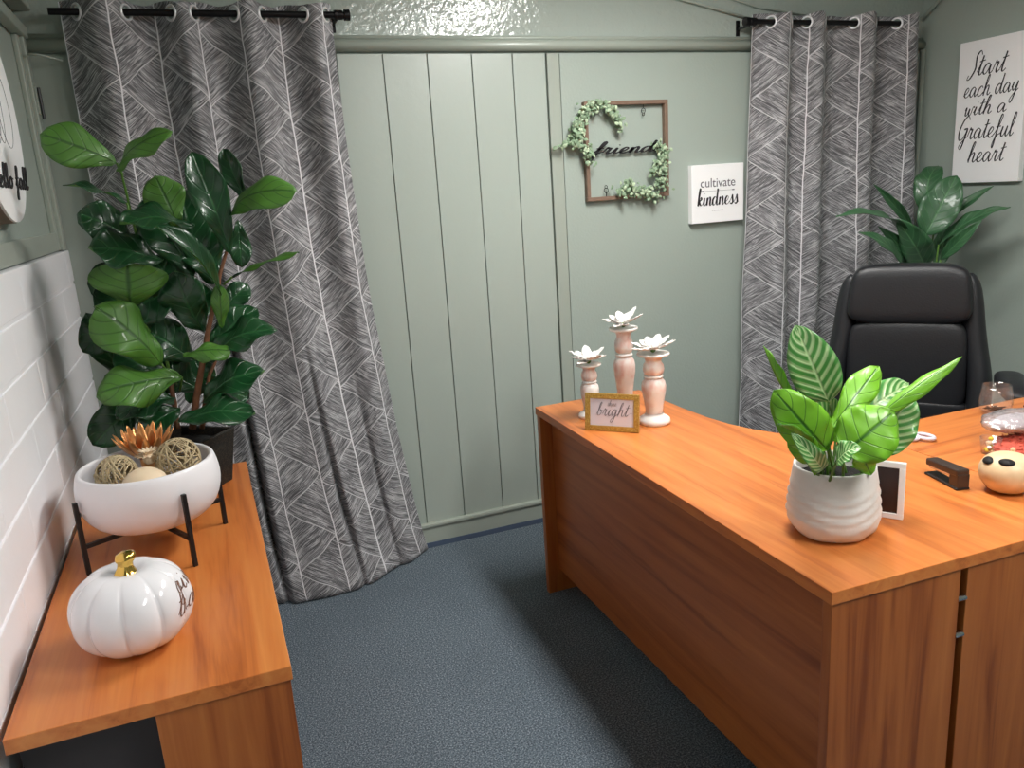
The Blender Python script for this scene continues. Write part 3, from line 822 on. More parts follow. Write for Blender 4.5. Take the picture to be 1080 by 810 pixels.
# ================================================================== THINGS ON THE DESK
def holder(x, y, hh, R, lab):
    t = thing('candle_holder', lab, 'candle holder', (x, y, DZ), group='turned candle holders')
    k = R
    bm = BM(); lathe(bm, [(.0, 0), (1.0 * k, 0), (1.05 * k, .03 * hh), (1.02 * k, .07 * hh), (.84 * k, .10 * hh), (.70 * k, .115 * hh), (.60 * k, .125 * hh), (.62 * k, .14 * hh), (.60 * k, .15 * hh)], 36, cap=False); obj('foot', bm, m_ceramic2, t, smooth=True)
    bm = BM(); lathe(bm, [(.55 * k, .15 * hh), (.60 * k, .24 * hh), (.70 * k, .36 * hh), (.79 * k, .46 * hh), (.81 * k, .54 * hh), (.74 * k, .60 * hh), (.58 * k, .635 * hh), (.52 * k, .65 * hh)], 36, cap=False); obj('body', bm, m_candle, t, smooth=True)
    bm = BM(); lathe(bm, [(.50 * k, .65 * hh), (.62 * k, .655 * hh), (.65 * k, .67 * hh), (.62 * k, .685 * hh), (.5 * k, .69 * hh)], 36, cap=False); obj('collar', bm, m_ceramic2, t, smooth=True)
    bm = BM(); lathe(bm, [(.48 * k, .688 * hh), (.62 * k, .71 * hh), (.70 * k, .77 * hh), (.66 * k, .83 * hh), (.52 * k, .875 * hh), (.55 * k, .92 * hh), (.66 * k, .958 * hh)], 36, cap=False); obj('neck', bm, m_candle, t, smooth=True)
    bm = BM(); lathe(bm, [(.3 * k, .955 * hh), (1.0 * k, .965 * hh), (1.08 * k, .98 * hh), (1.05 * k, 1.0 * hh), (.9 * k, .995 * hh), (0.01 * k, .985 * hh)], 36, cap=False); obj('drip_plate', bm, m_ceramic2, t, smooth=True)
m_ceramic2 = plain('white chalk paint', (236, 232, 228), .45, 0, .04)
holder(1.178, 2.375, .190, .040, 'shortest turned white and blush candle holder, behind gold frame')
holder(1.332, 2.405, .292, .047, 'tallest turned white and blush candle holder in the middle')
holder(1.325, 2.200, .238, .050, 'medium turned white and blush candle holder beside gold frame')
def flower(x, y, z, lab, seed, tilt):
    t = thing('silk_flower', lab, 'flower', (x, y, z), group='white flowers on the candle holders')
    rnd = random.Random(seed)
    n = 10
    for k in range(n):
        a = 2 * PI * k / n + rnd.uniform(-.15, .15); el = math.radians(rnd.uniform(6, 24) + (26 if math.sin(a) > -.2 else 0) * rnd.random())
        d = Vector((math.cos(a) * math.cos(el), math.sin(a) * math.cos(el), math.sin(el)))
        d = (Matrix.Rotation(tilt, 3, 'Y') @ d)
        if d.z < .02: d.z = .02
        L = .068 * rnd.uniform(.85, 1.15)
        bm = leaf_bm(Vector((0, 0, .012)) + d * .006, Vector((0, 0, .012)) + d * L, .034, Vector((0, 0, 1)) - d * .3, bend=-.08, cup=.35, prof='oval', wave=.05, seed=seed * 20 + k, nl=8, nw=5)
        obj('petal', bm, m_petal, t, solid=.001)
    bm = BM(); ball(bm, (0, 0, .009), .009, n=14); obj('flower_centre', bm, m_stem, t, smooth=True)
flower(1.178, 2.375, DZ + .190, 'white silk flower on the shortest candle holder', 3, -.15)
flower(1.332, 2.405, DZ + .292, 'white silk flower on the tallest candle holder', 5, -.1)
flower(1.325, 2.200, DZ + .238, 'white silk flower on the medium candle holder', 8, -.12)

def picture(name, lab, br, bl, h, lean, border, mat_b, mat_c, inner_depth=.004, th=.012):
    """a standing frame between two table points seen right (br) and left (bl)"""
    br, bl = Vector(br), Vector(bl); w = (br - bl).length; d = (br - bl).normalized()
    t = thing(name, lab, 'picture frame', ((br.x + bl.x) / 2, (br.y + bl.y) / 2, DZ), rz=math.atan2(d.y, d.x))
    R = Matrix.Rotation(-lean, 4, 'X')
    lift = Matrix.Translation((0, 0, .0012 + math.sin(lean) * 0))
    T = lift @ R
    for a in ((-w / 2, w / 2, 0, border), (-w / 2, w / 2, h - border, h), (-w / 2, -w / 2 + border, border, h - border), (w / 2 - border, w / 2, border, h - border)):
        bm = BM(); box(bm, a[0], a[1], 0, th, a[2], a[3], T=T); obj('frame_rail', bm, mat_b, t, bevel=.001)
    bm = BM(); box(bm, -w / 2 + border, w / 2 - border, inner_depth, th - .001, border, h - border, T=T); obj('picture', bm, mat_c, t)
    bm = BM(); box(bm, -.018, .018, 0, .003, 0, h * .75, T=Matrix.Translation((0, th + h * .42, .002)) @ Matrix.Rotation(.36, 4, 'X')); obj('easel_back', bm, mat_b, t)
    return t, w, T
t, w, T = picture('picture_frame', 'small gold glitter frame reading bright, before the candle holders', (1.223, 2.128), (1.095, 2.254), .122, .12, .017, m_goldglit, m_paper)
bm = BM(); write(bm, 'bright', .021, fn=lambda x, y, h_: tuple(T @ Vector((x, .0038 - h_, y + .050))), th=.14, slant=.35, width=.105, thin=.5); obj('script_lettering', bm, m_inkgrey, t)
bm = BM(); write(bm, 'shine', .009, fn=lambda x, y, h_: tuple(T @ Vector((x, .0038 - h_, y + .082))), th=.12, slant=.35, width=.03, thin=.5)
tube(bm, [tuple(T @ Vector((x_, .0036, .055 + .006 * math.sin(x_ * 120)))) for x_ in [.045 + .0025 * i for i in range(10)]], .0004, 4); obj('small_lettering', bm, m_inkgrey, t)
picture('picture_frame', 'white bordered frame with dark picture behind the potted desk plant', (1.393, 1.250), (1.272, 1.412), .134, .03, .013, m_white, m_screen)

# scissors
t = thing('scissors', 'scissors with pale lavender handles on the desk beyond the plant', 'scissors', (1.84, 1.63, DZ), rz=0)
def P(x, y, z=DZ): 
    d = M0 * ((x - 540) / F) + M1 * ((y - 405) / F) + M2
    return CAM + d * ((z - CAM.z) / d.z)
def lp(x, y, z=0): 
    q = P(x, y); return (q.x - t.location.x, q.y - t.location.y, z)
def loop(c, e, wd, z, name):
    c, e = Vector(lp(*c)), Vector(lp(*e)); ax = (e - c) / 2; m = (e + c) / 2; sd = Vector((-ax.y, ax.x, 0)).normalized() * wd
    bm = BM(); tube(bm, [m + ax * math.cos(2 * PI * i / 28) + sd * math.sin(2 * PI * i / 28) + Vector((0, 0, z)) for i in range(28)], .006, 10, closed=True, sq=1); obj(name, bm, m_lav, t, smooth=True)
loop((949, 464), (968, 464), .021, .008, 'handle'); loop((966, 461), (984, 466), .018, .009, 'handle')
a, b_ = Vector(lp(952, 462)), Vector(lp(918, 448))
for s, z in ((-1, .006), (1, .009)):
    bm = BM(); d = (b_ - a).normalized(); sd = Vector((-d.y, d.x, 0))
    pts = [a + sd * .006 * s, a - sd * .006 * s, b_ + sd * .001 * s, b_ + sd * .004 * s]
    pr_ = [(p.x, p.y) for p in pts]; prism(bm, pr_, z - .001, z + .001); obj('blade', bm, m_chrome, t)
bm = BM(); c = a + (b_ - a) * .25; tube(bm, [(c.x, c.y, .003), (c.x, c.y, .012)], .004, 12); obj('pivot_screw', bm, m_chrome, t)

# stapler: local -Y end is the thick hinge end
t = thing('stapler', 'small dark brown stapler lying beside the round cream pot', 'stapler', (1.668, 1.372, DZ), rz=math.radians(-14))
bm = BM(); box(bm, -.018, .018, -.062, .062, 0, .006); obj('base', bm, m_plastic, t, bevel=.002)
bm = BM(); box(bm, -.016, .016, -.062, -.030, .006, .040); obj('hinge_block', bm, m_staple, t, bevel=.002)
T = Matrix.Translation((0, -.06, .042)) @ Matrix.Rotation(math.radians(-4), 4, 'X')
bm = BM(); box(bm, -.017, .017, 0, .122, -.008, .010, T=T); obj('top_arm', bm, m_staple, t, bevel=.004)
bm = BM(); box(bm, -.010, .010, .01, .118, -.015, -.008, T=T); obj('magazine', bm, m_chrome, t)

# round cream pot with two dark oval holes
t = thing('round_pot', 'round cream clay pot with two dark oval holes', 'pot', (1.735, 1.262, DZ))
prof = [(0, .0), (.030, .0), (.047, .010), (.060, .030), (.064, .050), (.059, .070), (.045, .086), (.025, .094), (.0, .096)]
bm = BM(); lathe(bm, [(p[0] + 1e-5, p[1]) for p in prof], 40, cap=False); obj('body', bm, m_jarclay, t, smooth=True, sub=1)
m_hole = plain('dark hole', (14, 12, 12), .7)
for (px, py) in ((1042, 485.5), (1062, 488)):
    # find the surface point seen there, on the pot's ellipsoid
    d = (M0 * ((px - 540) / F) + M1 * ((py - 405) / F) + M2).normalized(); c = Vector((1.735, 1.262, DZ + .048)); S = Vector((.064, .064, .0485))
    o_ = CAM - c; A = sum((d[i] / S[i]) ** 2 for i in range(3)); B_ = 2 * sum(o_[i] * d[i] / S[i] ** 2 for i in range(3)); C_ = sum((o_[i] / S[i]) ** 2 for i in range(3)) - 1
    disc = max(0, B_ * B_ - 4 * A * C_); k = (-B_ - math.sqrt(disc)) / (2 * A); p = o_ + d * k
    nrm = Vector((p.x / S.x ** 2, p.y / S.y ** 2, p.z / S.z ** 2)).normalized()
    e1 = Vector((0, 0, 1)).cross(nrm).normalized(); e2 = nrm.cross(e1)
    cc = p + Vector((0, 0, .048))
    bm = BM(); n_ = 24; ring = []
    for i in range(n_):
        q = p + e1 * .017 * math.cos(2 * PI * i / n_) + e2 * .0105 * math.sin(2 * PI * i / n_)
        kk = 1 / math.sqrt(sum((q[j] / S[j]) ** 2 for j in range(3))); q = q * kk * 1.03 + Vector((0, 0, .048)); ring.append(bm.verts.new(q))
    mid = bm.verts.new(cc + nrm * .0032)
    for i in range(n_): bm.faces.new((ring[i], ring[(i + 1) % n_], mid))
    obj('hole', bm, m_hole, t, smooth=True, solid=.002)
bm = BM(); ball(bm, (.028, .012, .0955), .006, n=12); obj('knob', bm, m_jarclay, t, smooth=True)

# glass jar with clips
t = thing('glass_jar', 'round clear glass with paper clips on the desk return', 'jar', (2.262, 1.705, DZ))
outer = [(.0001, 0), (.030, 0), (.044, .012), (.048, .035), (.046, .060), (.040, .092)]
inner = [(.038, .092), (.044, .060), (.046, .035), (.042, .014), (.030, .004), (.0001, .004)]
bm = BM(); lathe(bm, outer + inner, 36, cap=False); bmesh.ops.remove_doubles(bm, verts=bm.verts, dist=2e-4); obj('glass', bm, m_glass, t, smooth=True)
rnd = random.Random(4)
bm = BM()
for k in range(34):
    a = rnd.uniform(0, 6.28); r_ = rnd.uniform(0, .028); c = Vector((r_ * math.cos(a), r_ * math.sin(a), .009 + rnd.uniform(0, .010))); d = Vector((rnd.uniform(-1, 1), rnd.uniform(-1, 1), rnd.uniform(-.3, .3))).normalized() * .010
    tube(bm, [c - d, c + d, c + d + Vector((.002, .002, .001)), c - d * .6 + Vector((.002, .002, .001))], .0012, 5)
tag(obj('paper_clips', bm, [m_black], None), 'heap of dark paper clips inside the round clear glass', 'paper clips', kind='stuff').location = (2.262, 1.705, DZ)

# notebook and pen at the right
t = thing('notebook', 'dark notebook at the far right of the desk return', 'notebook', (2.50, 1.665, DZ), rz=.1)
bm = BM(); box(bm, -.11, .11, -.05, .05, 0, .006); obj('cover', bm, plain('dark brown cover', (54, 42, 40), .5), t, bevel=.001)
bm = BM(); box(bm, -.107, .109, -.047, .047, .0012, .0048); obj('pages', bm, m_paper, t)
t = thing('pen', 'white pen lying on the dark notebook', 'pen', (2.46, 1.66, DZ + .011), rz=-.45)
bm = BM(); tube(bm, [(-.07, 0, 0), (-.06, 0, 0), (.06, 0, 0)], [.001, .0045, .0045], 12); obj('barrel', bm, m_white, t, smooth=True)
bm = BM(); tube(bm, [(.06, 0, 0), (.072, 0, 0)], .0035, 10); obj('cap', bm, m_plastic, t, smooth=True)

# candy cup and bag
cq = P(1044, 478)
t = thing('candy_cup', 'small clear cup of wrapped candies on the desk', 'cup', (cq.x, cq.y, DZ))
bm = BM(); lathe(bm, [(.0001, 0), (.022, 0), (.027, .045), (.0255, .045), (.021, .002), (.0001, .002)], 28, cap=False); obj('cup_wall', bm, m_glass, t, smooth=True)
rnd = random.Random(12)
for k in range(16):
    a = rnd.uniform(0, 6.28); r_ = rnd.uniform(0, .014)
    bm = BM(); ball(bm, (0, 0, 0), .0058, 1.2, 1, .8, n=10)
    nm, cc_ = (('yellow', m_yel), ('beige', m_tan), ('white', m_white))[k % 3]
    o = obj('candy', bm, cc_, None, smooth=True); o.location = (cq.x + r_ * math.cos(a), cq.y + r_ * math.sin(a), DZ + .009 + (k // 5) * .0105)
    tag(o, nm + ' wrapped candy inside the small clear cup', 'candy', 'candies in the clear cup')
t = thing('plastic_bag', 'crinkled clear plastic bag lying over red shredded filler', 'bag', (2.055, 1.475, DZ + .014))
def crk(d): return 1 + .10 * noise.noise(d * 3.1) + .05 * noise.noise(d * 9)
bm = BM(); ball(bm, (.0, .012, .052), .1, 1.05, .66, .28, n=48, disp=crk); obj('bag_film', bm, m_bag, t, smooth=True, solid=.0008)
bm = BM(); ball(bm, (0, .01, .050), .08, 1.0, .55, .20, n=40, disp=lambda d: 1 + .25 * noise.noise(d * 7)); obj('white_filler', bm, plain('white crinkle filler', (222, 208, 214), .5, 0, .1, 60, .6), t, smooth=True)
bm = BM(); rnd = random.Random(9)
ball(bm, (0, 0, .016), .10, 1.1, .70, .14, n=36, disp=lambda d: 1 + .15 * noise.noise(d * 5))
for k in range(420):
    a = rnd.uniform(0, 6.28); r_ = math.sqrt(rnd.random()); c = Vector((.115 * r_ * math.cos(a), .078 * r_ * math.sin(a), .006 + .022 * (1 - r_ * r_) + rnd.uniform(-.003, .008)))
    d = Vector((rnd.uniform(-1, 1), rnd.uniform(-1, 1), rnd.uniform(-.5, .6))).normalized() * rnd.uniform(.006, .013)
    e = Vector((rnd.uniform(-1, 1), rnd.uniform(-1, 1), rnd.uniform(-.3, 1))) * .004
    c.z = max(c.z, .012 )
    tube(bm, [c - d, c + e, c + d], .0016, 4)
o = tag(obj('shredded_filler', bm, m_red), 'red shredded filler heap on the desk under the clear bag', 'filler', kind='stuff'); o.location = (2.035, 1.43, DZ + .002)

# ================================================================== POTTED PLANT ON THE DESK
t = thing('potted_calathea', 'bright striped leafy plant in a rippled off white pot on the desk', 'potted plant', (1.228, 1.290, DZ))
def ripple(a, z): return 1 + .024 * math.sin(z * 300 + 2.6 * math.sin(a * 2) + 1.5 * math.sin(a * 3 + 1)) * min(1, max(0, (.130 - z) / .03)) + .010 * math.sin(2 * a + 1)
bm = BM(); pf = [(.0001, 0), (.066, 0), (.078, .004), (.090, .018), (.096, .034)] + [(.0985 - .0118 * (i / 15) ** 1.6, .044 + .007 * i) for i in range(0, 16)] + [(.0862, .156), (.084, .159), (.081, .158), (.0795, .150), (.079, .122), (.0001, .120)]
lathe(bm, pf, 72, rib=ripple, cap=False); obj('pot', bm, m_pot, t, smooth=True)
bm = BM(); ball(bm, (0, 0, .126), .0770, 1, 1, .10, n=40, disp=lambda d: 1 + .10 * noise.noise(d * 22)); obj('soil', bm, m_soil, t, smooth=True)
CF = Vector((-.68, -.70, .25))   # toward the viewer
UP = Vector((0, 0, 1))
def cal(b_, tp, w, Y0, Y1, kind, face=None, **k):
    base, tip = at(*b_, Y0), at(*tp, Y1)
    fc = Vector(face) if face else CF
    if kind == 's': mats, f = [m_cal_s, m_cal_g], fc
    else: mats, f = [m_cal_s, m_cal_g], -fc
    leaf(t, base, tip, w, f, mats, **k)
    st = base - t.location
    root = Vector((st.x * .35 + (hash_(b_[0]) - .5) * .05, st.y * .35 + (hash_(b_[1]) - .5) * .05, .128))
    bm = BM(); mid = (st + root) / 2 + Vector((st.x, st.y, 0)) * -.12
    pts = [root.lerp(mid, s).lerp(mid.lerp(st, s), s) for s in [i / 8 for i in range(9)]]
    tube(bm, pts, [.0035 - .0016 * i / 8 for i in range(9)], 7); obj('stem', bm, m_stem, t, smooth=True)
def hash_(v): return (math.sin(v * 12.9898) * 43758.5453) % 1
cal((874, 424), (839, 343), .105, 1.33, 1.36, 's', prof='oval', wave=.03, bend=.06, cup=.1, tw=-.2)
cal((836, 424), (806, 364), .030, 1.37, 1.42, 'g', prof='lance', bend=-.06, cup=.9, face=(-.9, .2, .3))
cal((866, 462), (824, 436), .07, 1.28, 1.30, 's', prof='oval', wave=.06, bend=.1, face=(-.8, -.4, .4))
cal((864, 486), (830, 462), .05, 1.26, 1.27, 'g', prof='oval', wave=.06, bend=-.1)
cal((872, 474), (815, 410), .098, 1.22, 1.25, 'g', prof='oval', wave=.05, bend=-.10, cup=.15)
cal((876, 452), (926, 387), .070, 1.27, 1.30, 'g', prof='fig', wave=.05, bend=-.08, cup=.25)
cal((892, 446), (958, 404), .088, 1.33, 1.32, 's', prof='oval', wave=.05, bend=.10, cup=.15, tw=.3)
cal((922, 442), (1015, 377), .040, 1.26, 1.20, 'g', prof='lance', bend=-.05, cup=.7, face=(-.2, -.5, 1))
cal((922, 480), (960, 414), .105, 1.32, 1.31, 's', prof='oval', wave=.06, bend=.10, cup=.1, face=(-.5, -.6, .2))
cal((890, 478), (942, 434), .122, 1.18, 1.16, 'g', prof='oval', wave=.04, bend=-.12, cup=.12)
cal((866, 432), (843, 408), .062, 1.38, 1.41, 's', prof='oval', wave=.05, bend=.15)
cal((884, 440), (848, 425), .075, 1.36, 1.38, 's', prof='oval', wave=.05, bend=.1)
cal((860, 500), (820, 448), .055, 1.24, 1.22, 'g', prof='oval', wave=.06, bend=.12, cup=.35, face=(-.9, -.2, .2))
cal((868, 496), (834, 456), .040, 1.23, 1.22, 's', prof='oval', wave=.06, bend=.15, cup=.35, face=(-.6, -.5, .5))
cal((882, 488), (908, 472), .060, 1.17, 1.13, 's', prof='oval', wave=.05, bend=.16, face=(-.2, -.5, 1))
cal((918, 500), (908, 478), .048, 1.20, 1.18, 'g', prof='oval', bend=.1)
cal((938, 463), (968, 446), .030, 1.30, 1.28, 'g', prof='lance', bend=.15, face=(0, -.5, 1))
cal((890, 466), (880, 436), .070, 1.28, 1.30, 'g', prof='oval', bend=.1)
cal((930, 458), (948, 470), .070, 1.34, 1.30, 's', prof='oval', bend=.1, face=(.3, -.6, .7))

# ================================================================== OFFICE CHAIR
t = thing('office_chair', 'black leather executive office chair behind the desk', 'chair', (2.56, 2.33, 0), rz=math.radians(-46))
def bar(v): return v
S0 = .075   # recline
def rec(v, z0=.50):
    return Vector((v.x, v.y + (v.z) * .10, v.z))
m_lth = m_leather
bm = BM(); pillow(bm, 0, .045, 1.020, .435, .11, .235, 5, 48, fn=lambda v: Vector((v.x * (1 - .05 * v.z / .12), v.y + v.z * .06 + .02 * (abs(v.x) / .24) ** 2 * -1, v.z))); obj('headrest', bm, m_lth, t, smooth=True)
bm = BM(); pillow(bm, 0, .035, .735, .435, .10, .37, 6, 48, fn=lambda v: Vector((v.x * (1 + .02 * -v.z / .2), v.y + v.z * .05, v.z))); obj('backrest', bm, m_lth, t, smooth=True)
bm = BM(); pillow(bm, 0, .018, .555, .46, .085, .09, 4, 40); obj('lumbar_pad', bm, m_lth, t, smooth=True)
for s in (-1, 1):
    pts = [(s * .200, .060, 1.095), (s * .218, .068, 1.065), (s * .226, .062, .99), (s * .232, .052, .90), (s * .245, .042, .80), (s * .262, .025, .71), (s * .268, .01, .62), (s * .26, -.01, .53), (s * .24, -.02, .48)]
    bm = BM(); tube(bm, cat3(pts) if False else pts, [.016, .030, .038, .041, .043, .045, .046, .044, .035], 16); obj('side_bolster', bm, m_lth, t, smooth=True, sub=1)
bm = BM(); pillow(bm, 0, .085, .80, .50, .05, .56, 6, 40, fn=lambda v: Vector((v.x, v.y + v.z * .05, v.z))); obj('back_shell', bm, m_plastic, t, smooth=True)
bm = BM(); pillow(bm, 0, -.235, .475, .53, .52, .12, 5, 48); obj('seat', bm, m_lth, t, smooth=True)
bm = BM(); pillow(bm, 0, -.235, .415, .48, .46, .04, 5, 30); obj('seat_pan', bm, m_plastic, t, smooth=True)
for s in (-1, 1):
    bm = BM(); pillow(bm, s * .345, -.19, .722, .105, .30, .055, 3.2, 36, fn=lambda v: Vector((v.x, v.y, v.z - .9 * max(0, -v.y - .05) ** 2 * 2))); a_ = obj('armrest', bm, m_lth, t, smooth=True)
    bm = BM(); tube(bm, [(s * .355, -.30, .665), (s * .36, -.30, .56), (s * .34, -.28, .44), (s * .22, -.26, .408)], .016, 12, sq=1.4)
    tube(bm, [(s * .355, -.10, .665), (s * .355, -.12, .56), (s * .33, -.20, .44), (s * .22, -.22, .408)], .014, 12); obj('arm_support', bm, m_plastic, a_ if False else t, smooth=True)
bm = BM(); lathe(bm, [(.028, .10), (.028, .26), (.018, .26), (.018, .40)], 20, c=(0, -.22, 0)); obj('gas_lift', bm, m_black, t, autos=.6)
for k in range(5):
    a = 2 * PI * k / 5 + .3; d = Vector((math.cos(a), math.sin(a), 0)); c = Vector((0, -.22, 0))
    bm = BM(); tube(bm, [c + d * .02 + Vector((0, 0, .115)), c + d * .16 + Vector((0, 0, .105)), c + d * .31 + Vector((0, 0, .075))], [.026, .022, .015], 10); leg = obj('leg', bm, m_plastic, t, smooth=True)
    bm = BM(); q = c + d * .31; sdv = Vector((-d.y, d.x, 0))
    for s in (-1, 1): tube(bm, [q + sdv * (.008 * s) + Vector((0, 0, .028)), q + sdv * (.026 * s) + Vector((0, 0, .028))], .027, 18)
    tube(bm, [q + Vector((0, 0, .03)), q + Vector((0, 0, .078))], .007, 8); obj('caster', bm, m_plastic, leg, autos=.6)

# ================================================================== FAR PLANT BEHIND THE CHAIR
t = thing('potted_plant', 'dark green broadleaf plant behind the office chair in the corner', 'potted plant', (3.13, 2.78, 0))
bm = BM(); lathe(bm, [(.0001, 0), (.10, 0), (.12, .02), (.145, .28), (.15, .30), (.135, .30), (.13, .27), (.0001, .26)], 40, cap=False); obj('pot', bm, m_pot, t, smooth=True)
bm = BM(); ball(bm, (0, 0, .265), .125, 1, 1, .12, n=24, disp=lambda d: 1 + .1 * noise.noise(d * 9)); obj('soil', bm, m_soil, t, smooth=True)
FD = Vector((-.7, -.7, .3))
def far(b_, tp, w, Y0, Y1, f=1, face=None, **k):
    base, tip = at(*b_, Y0), at(*tp, Y1)
    leaf(t, base, tip, w, (Vector(face) if face else FD) * f, [m_far, m_far], **k)
    st = base - t.location; bm = BM(); r0 = Vector((st.x * .1, st.y * .1, .27))
    tube(bm, [r0, r0.lerp(st, .5) * .9 + Vector((0, 0, .05)), st], [.007, .005, .0035], 7); obj('stem', bm, m_stem, t, smooth=True)
far((965, 272), (880, 231), .10, 2.76, 2.55, prof='lance', bend=.13, cup=.2, face=(-.3, -.5, 1))
far((962, 240), (921, 194), .045, 2.8, 2.75, prof='lance', bend=.05, cup=.6)
far((976, 248), (1009, 185), .165, 2.74, 2.70, prof='oval', bend=.05, cup=.25, wave=.03, tw=.2)
far((975, 225), (990, 176), .12, 2.86, 2.92, prof='oval', bend=.30, cup=.2, face=(-.3, -.2, 1))
far((985, 240), (1048, 196), .05, 2.76, 2.62, prof='lance', bend=.03, cup=.5, face=(-.4, -.6, .8))
far((990, 258), (1066, 219), .085, 2.72, 2.50, prof='lance', bend=.12, cup=.3, face=(-.2, -.5, .9))
far((992, 274), (1036, 232), .06, 2.66, 2.50, prof='lance', bend=.1, cup=.4, face=(-.2, -.7, .6))
far((976, 282), (946, 231), .13, 2.68, 2.62, prof='oval', bend=.1, cup=.25)
far((962, 280), (925, 238), .08, 2.72, 2.68, prof='lance', bend=.2, cup=.3)
far((952, 284), (905, 245), .07, 2.6, 2.55, prof='lance', bend=.1, cup=.3, face=(-.5, -.5, .6))
far((988, 285), (1000, 235), .09, 2.80, 2.85, prof='lance', bend=.08)
bm = BM()

# ================================================================== FIDDLE LEAF FIG
t = thing('fiddle_leaf_fig', 'tall fiddle leaf fig in a black speckled planter on the side table', 'potted plant', (-.11, 2.44, TZ))
ang = math.atan2(.78, .62)
bm = BM()
def ring4(h_, z): return [(h_ * sx_, h_ * sy_, z) for sx_, sy_ in ((-1, -1), (1, -1), (1, 1), (-1, 1))]
levels = [(.078, 0), (.098, .162), (.086, .162), (.084, .135)]
Rz = Matrix.Rotation(ang, 4, 'Z'); vv = []
for hh, z in levels: vv.append([bm.verts.new(Rz @ Vector(p)) for p in ring4(hh, z)])
bm.faces.new(vv[0][::-1]); bm.faces.new(vv[-1])
for a, b_ in zip(vv, vv[1:]):
    for i in range(4): bm.faces.new((a[i], a[(i + 1) % 4], b_[(i + 1) % 4], b_[i]))
obj('planter', bm, m_dkpot, t, bevel=.003)
bm = BM(); ball(bm, (0, 0, .136), .08, 1, 1, .14, n=24, disp=lambda d: 1 + .1 * noise.noise(d * 9)); obj('soil', bm, m_soil, t, smooth=True)
def trunk(path, r0, r1, mat=m_trunk):
    pts = [Vector(at(x, y, Y)) - t.location for x, y, Y in path]
    sm = []
    for i in range(len(pts) - 1):
        for s in range(5): sm.append(pts[i].lerp(pts[i + 1], s / 5) + Vector((noise.noise(pts[i] * 30 + Vector((s, 0, 0))), noise.noise(pts[i] * 20 + Vector((0, s, 0))), 0)) * .002)
    sm.append(pts[-1]); n_ = len(sm)
    bm = BM(); tube(bm, sm, [r0 + (r1 - r0) * i / (n_ - 1) for i in range(n_)], 9); obj('trunk' if mat is m_trunk else 'stem', bm, mat, t, smooth=True)
trunk([(203, 452, 2.44), (207, 420, 2.43), (213, 385, 2.42), (219, 352, 2.42), (226, 318, 2.42), (233, 285, 2.42), (243, 250, 2.42)], .011, .004)
trunk([(213, 452, 2.46), (216, 425, 2.46), (221, 395, 2.47), (230, 375, 2.49)], .008, .004)
trunk([(187, 452, 2.44), (184, 425, 2.45), (178, 390, 2.48)], .009, .006)
trunk([(178, 390, 2.48), (165, 330, 2.54), (150, 270, 2.54), (138, 225, 2.46), (127, 178, 2.40)], .005, .003, m_stem)
VW = Vector((.05, -.93, .35))
def fig(b_, tp, w, Y0, Y1, side='d', face=None, stem=None, **k):
    f = Vector(face) if face else VW
    if side == 'l': f = -f
    k.setdefault('prof', 'fig'); k.setdefault('wave', .10); k.setdefault('waves', 2); k.setdefault('bend', .08 if side == 'd' else -.08); k.setdefault('cup', .15)
    base = at(*b_, Y0)
    leaf(t, base, at(*tp, Y1), w, f, [m_fig_d, m_fig_l], seed=int(b_[0] * 7 + tp[1]), **k)
    if stem: trunk([(b_[0], b_[1], Y0), (stem[0], stem[1], stem[2] if len(stem) > 2 else 2.4)], .003, .0035, m_stem)
# upper left stem
fig((123, 172), (42, 142), .125, 2.39, 2.36, 'l', stem=(129, 185, 2.4), wave=.04)
fig((122, 180), (182, 139), .080, 2.38, 2.34, 'l', face=(.3, -.7, .8), cup=.3, bend=-.15)
fig((134, 214), (66, 196), .060, 2.41, 2.36, 'd', face=(.1, -.35, 1), stem=(136, 222, 2.4))
fig((188, 240), (163, 186), .115, 2.44, 2.46, 'l', bend=-.18)
fig((205, 240), (126, 238), .125, 2.43, 2.36, 'd', face=(.0, -.55, .9), bend=.14)
# upper right crown
fig((243, 268), (202, 160), .105, 2.40, 2.40, 'd', wave=.10, bend=.10, cup=.3, tw=.3)
fig((262, 215), (237, 157), .068, 2.46, 2.50, 'd', bend=.08, cup=.4, face=(-.5, -.8, .3))
fig((242, 228), (315, 204), .118, 2.38, 2.26, 'l', face=(.1, -.75, .6), bend=-.22, wave=.05, stem=(240, 255, 2.42))
fig((251, 232), (255, 282), .065, 2.45, 2.44, 'd', bend=.05)
fig((245, 292), (315, 266), .052, 2.40, 2.30, 'l', face=(0, -.3, 1), bend=-.04, stem=(236, 300, 2.42))
fig((234, 314), (164, 240), .070, 2.38, 2.30, 'd', cup=.7, bend=.12, face=(.5, -.6, .6), wave=.05)
fig((234, 346), (231, 300), .052, 2.39, 2.37, 'l', cup=.4)
# middle left
fig((172, 275), (93, 262), .140, 2.42, 2.38, 'd', face=(.0, -.7, .7))
fig((138, 324), (134, 276), .205, 2.40, 2.38, 'l', bend=-.16, wave=.07, waves=1.5, cup=.35, stem=(158, 350, 2.44))
fig((170, 384), (99, 324), .155, 2.38, 2.34, 'l', wave=.13, waves=1.6, bend=-.12, cup=.3, face=(.1, -.8, .7), tw=.25, stem=(186, 405, 2.44))
fig((192, 398), (102, 416), .135, 2.38, 2.32, 'l', face=(0, -.8, .6), wave=.16, waves=1.7, bend=-.10, cup=.3, stem=(190, 412, 2.43))
fig((193, 375), (243, 371), .075, 2.34, 2.30, 'l', face=(.1, -.6, .7), bend=-.12, cup=.35)
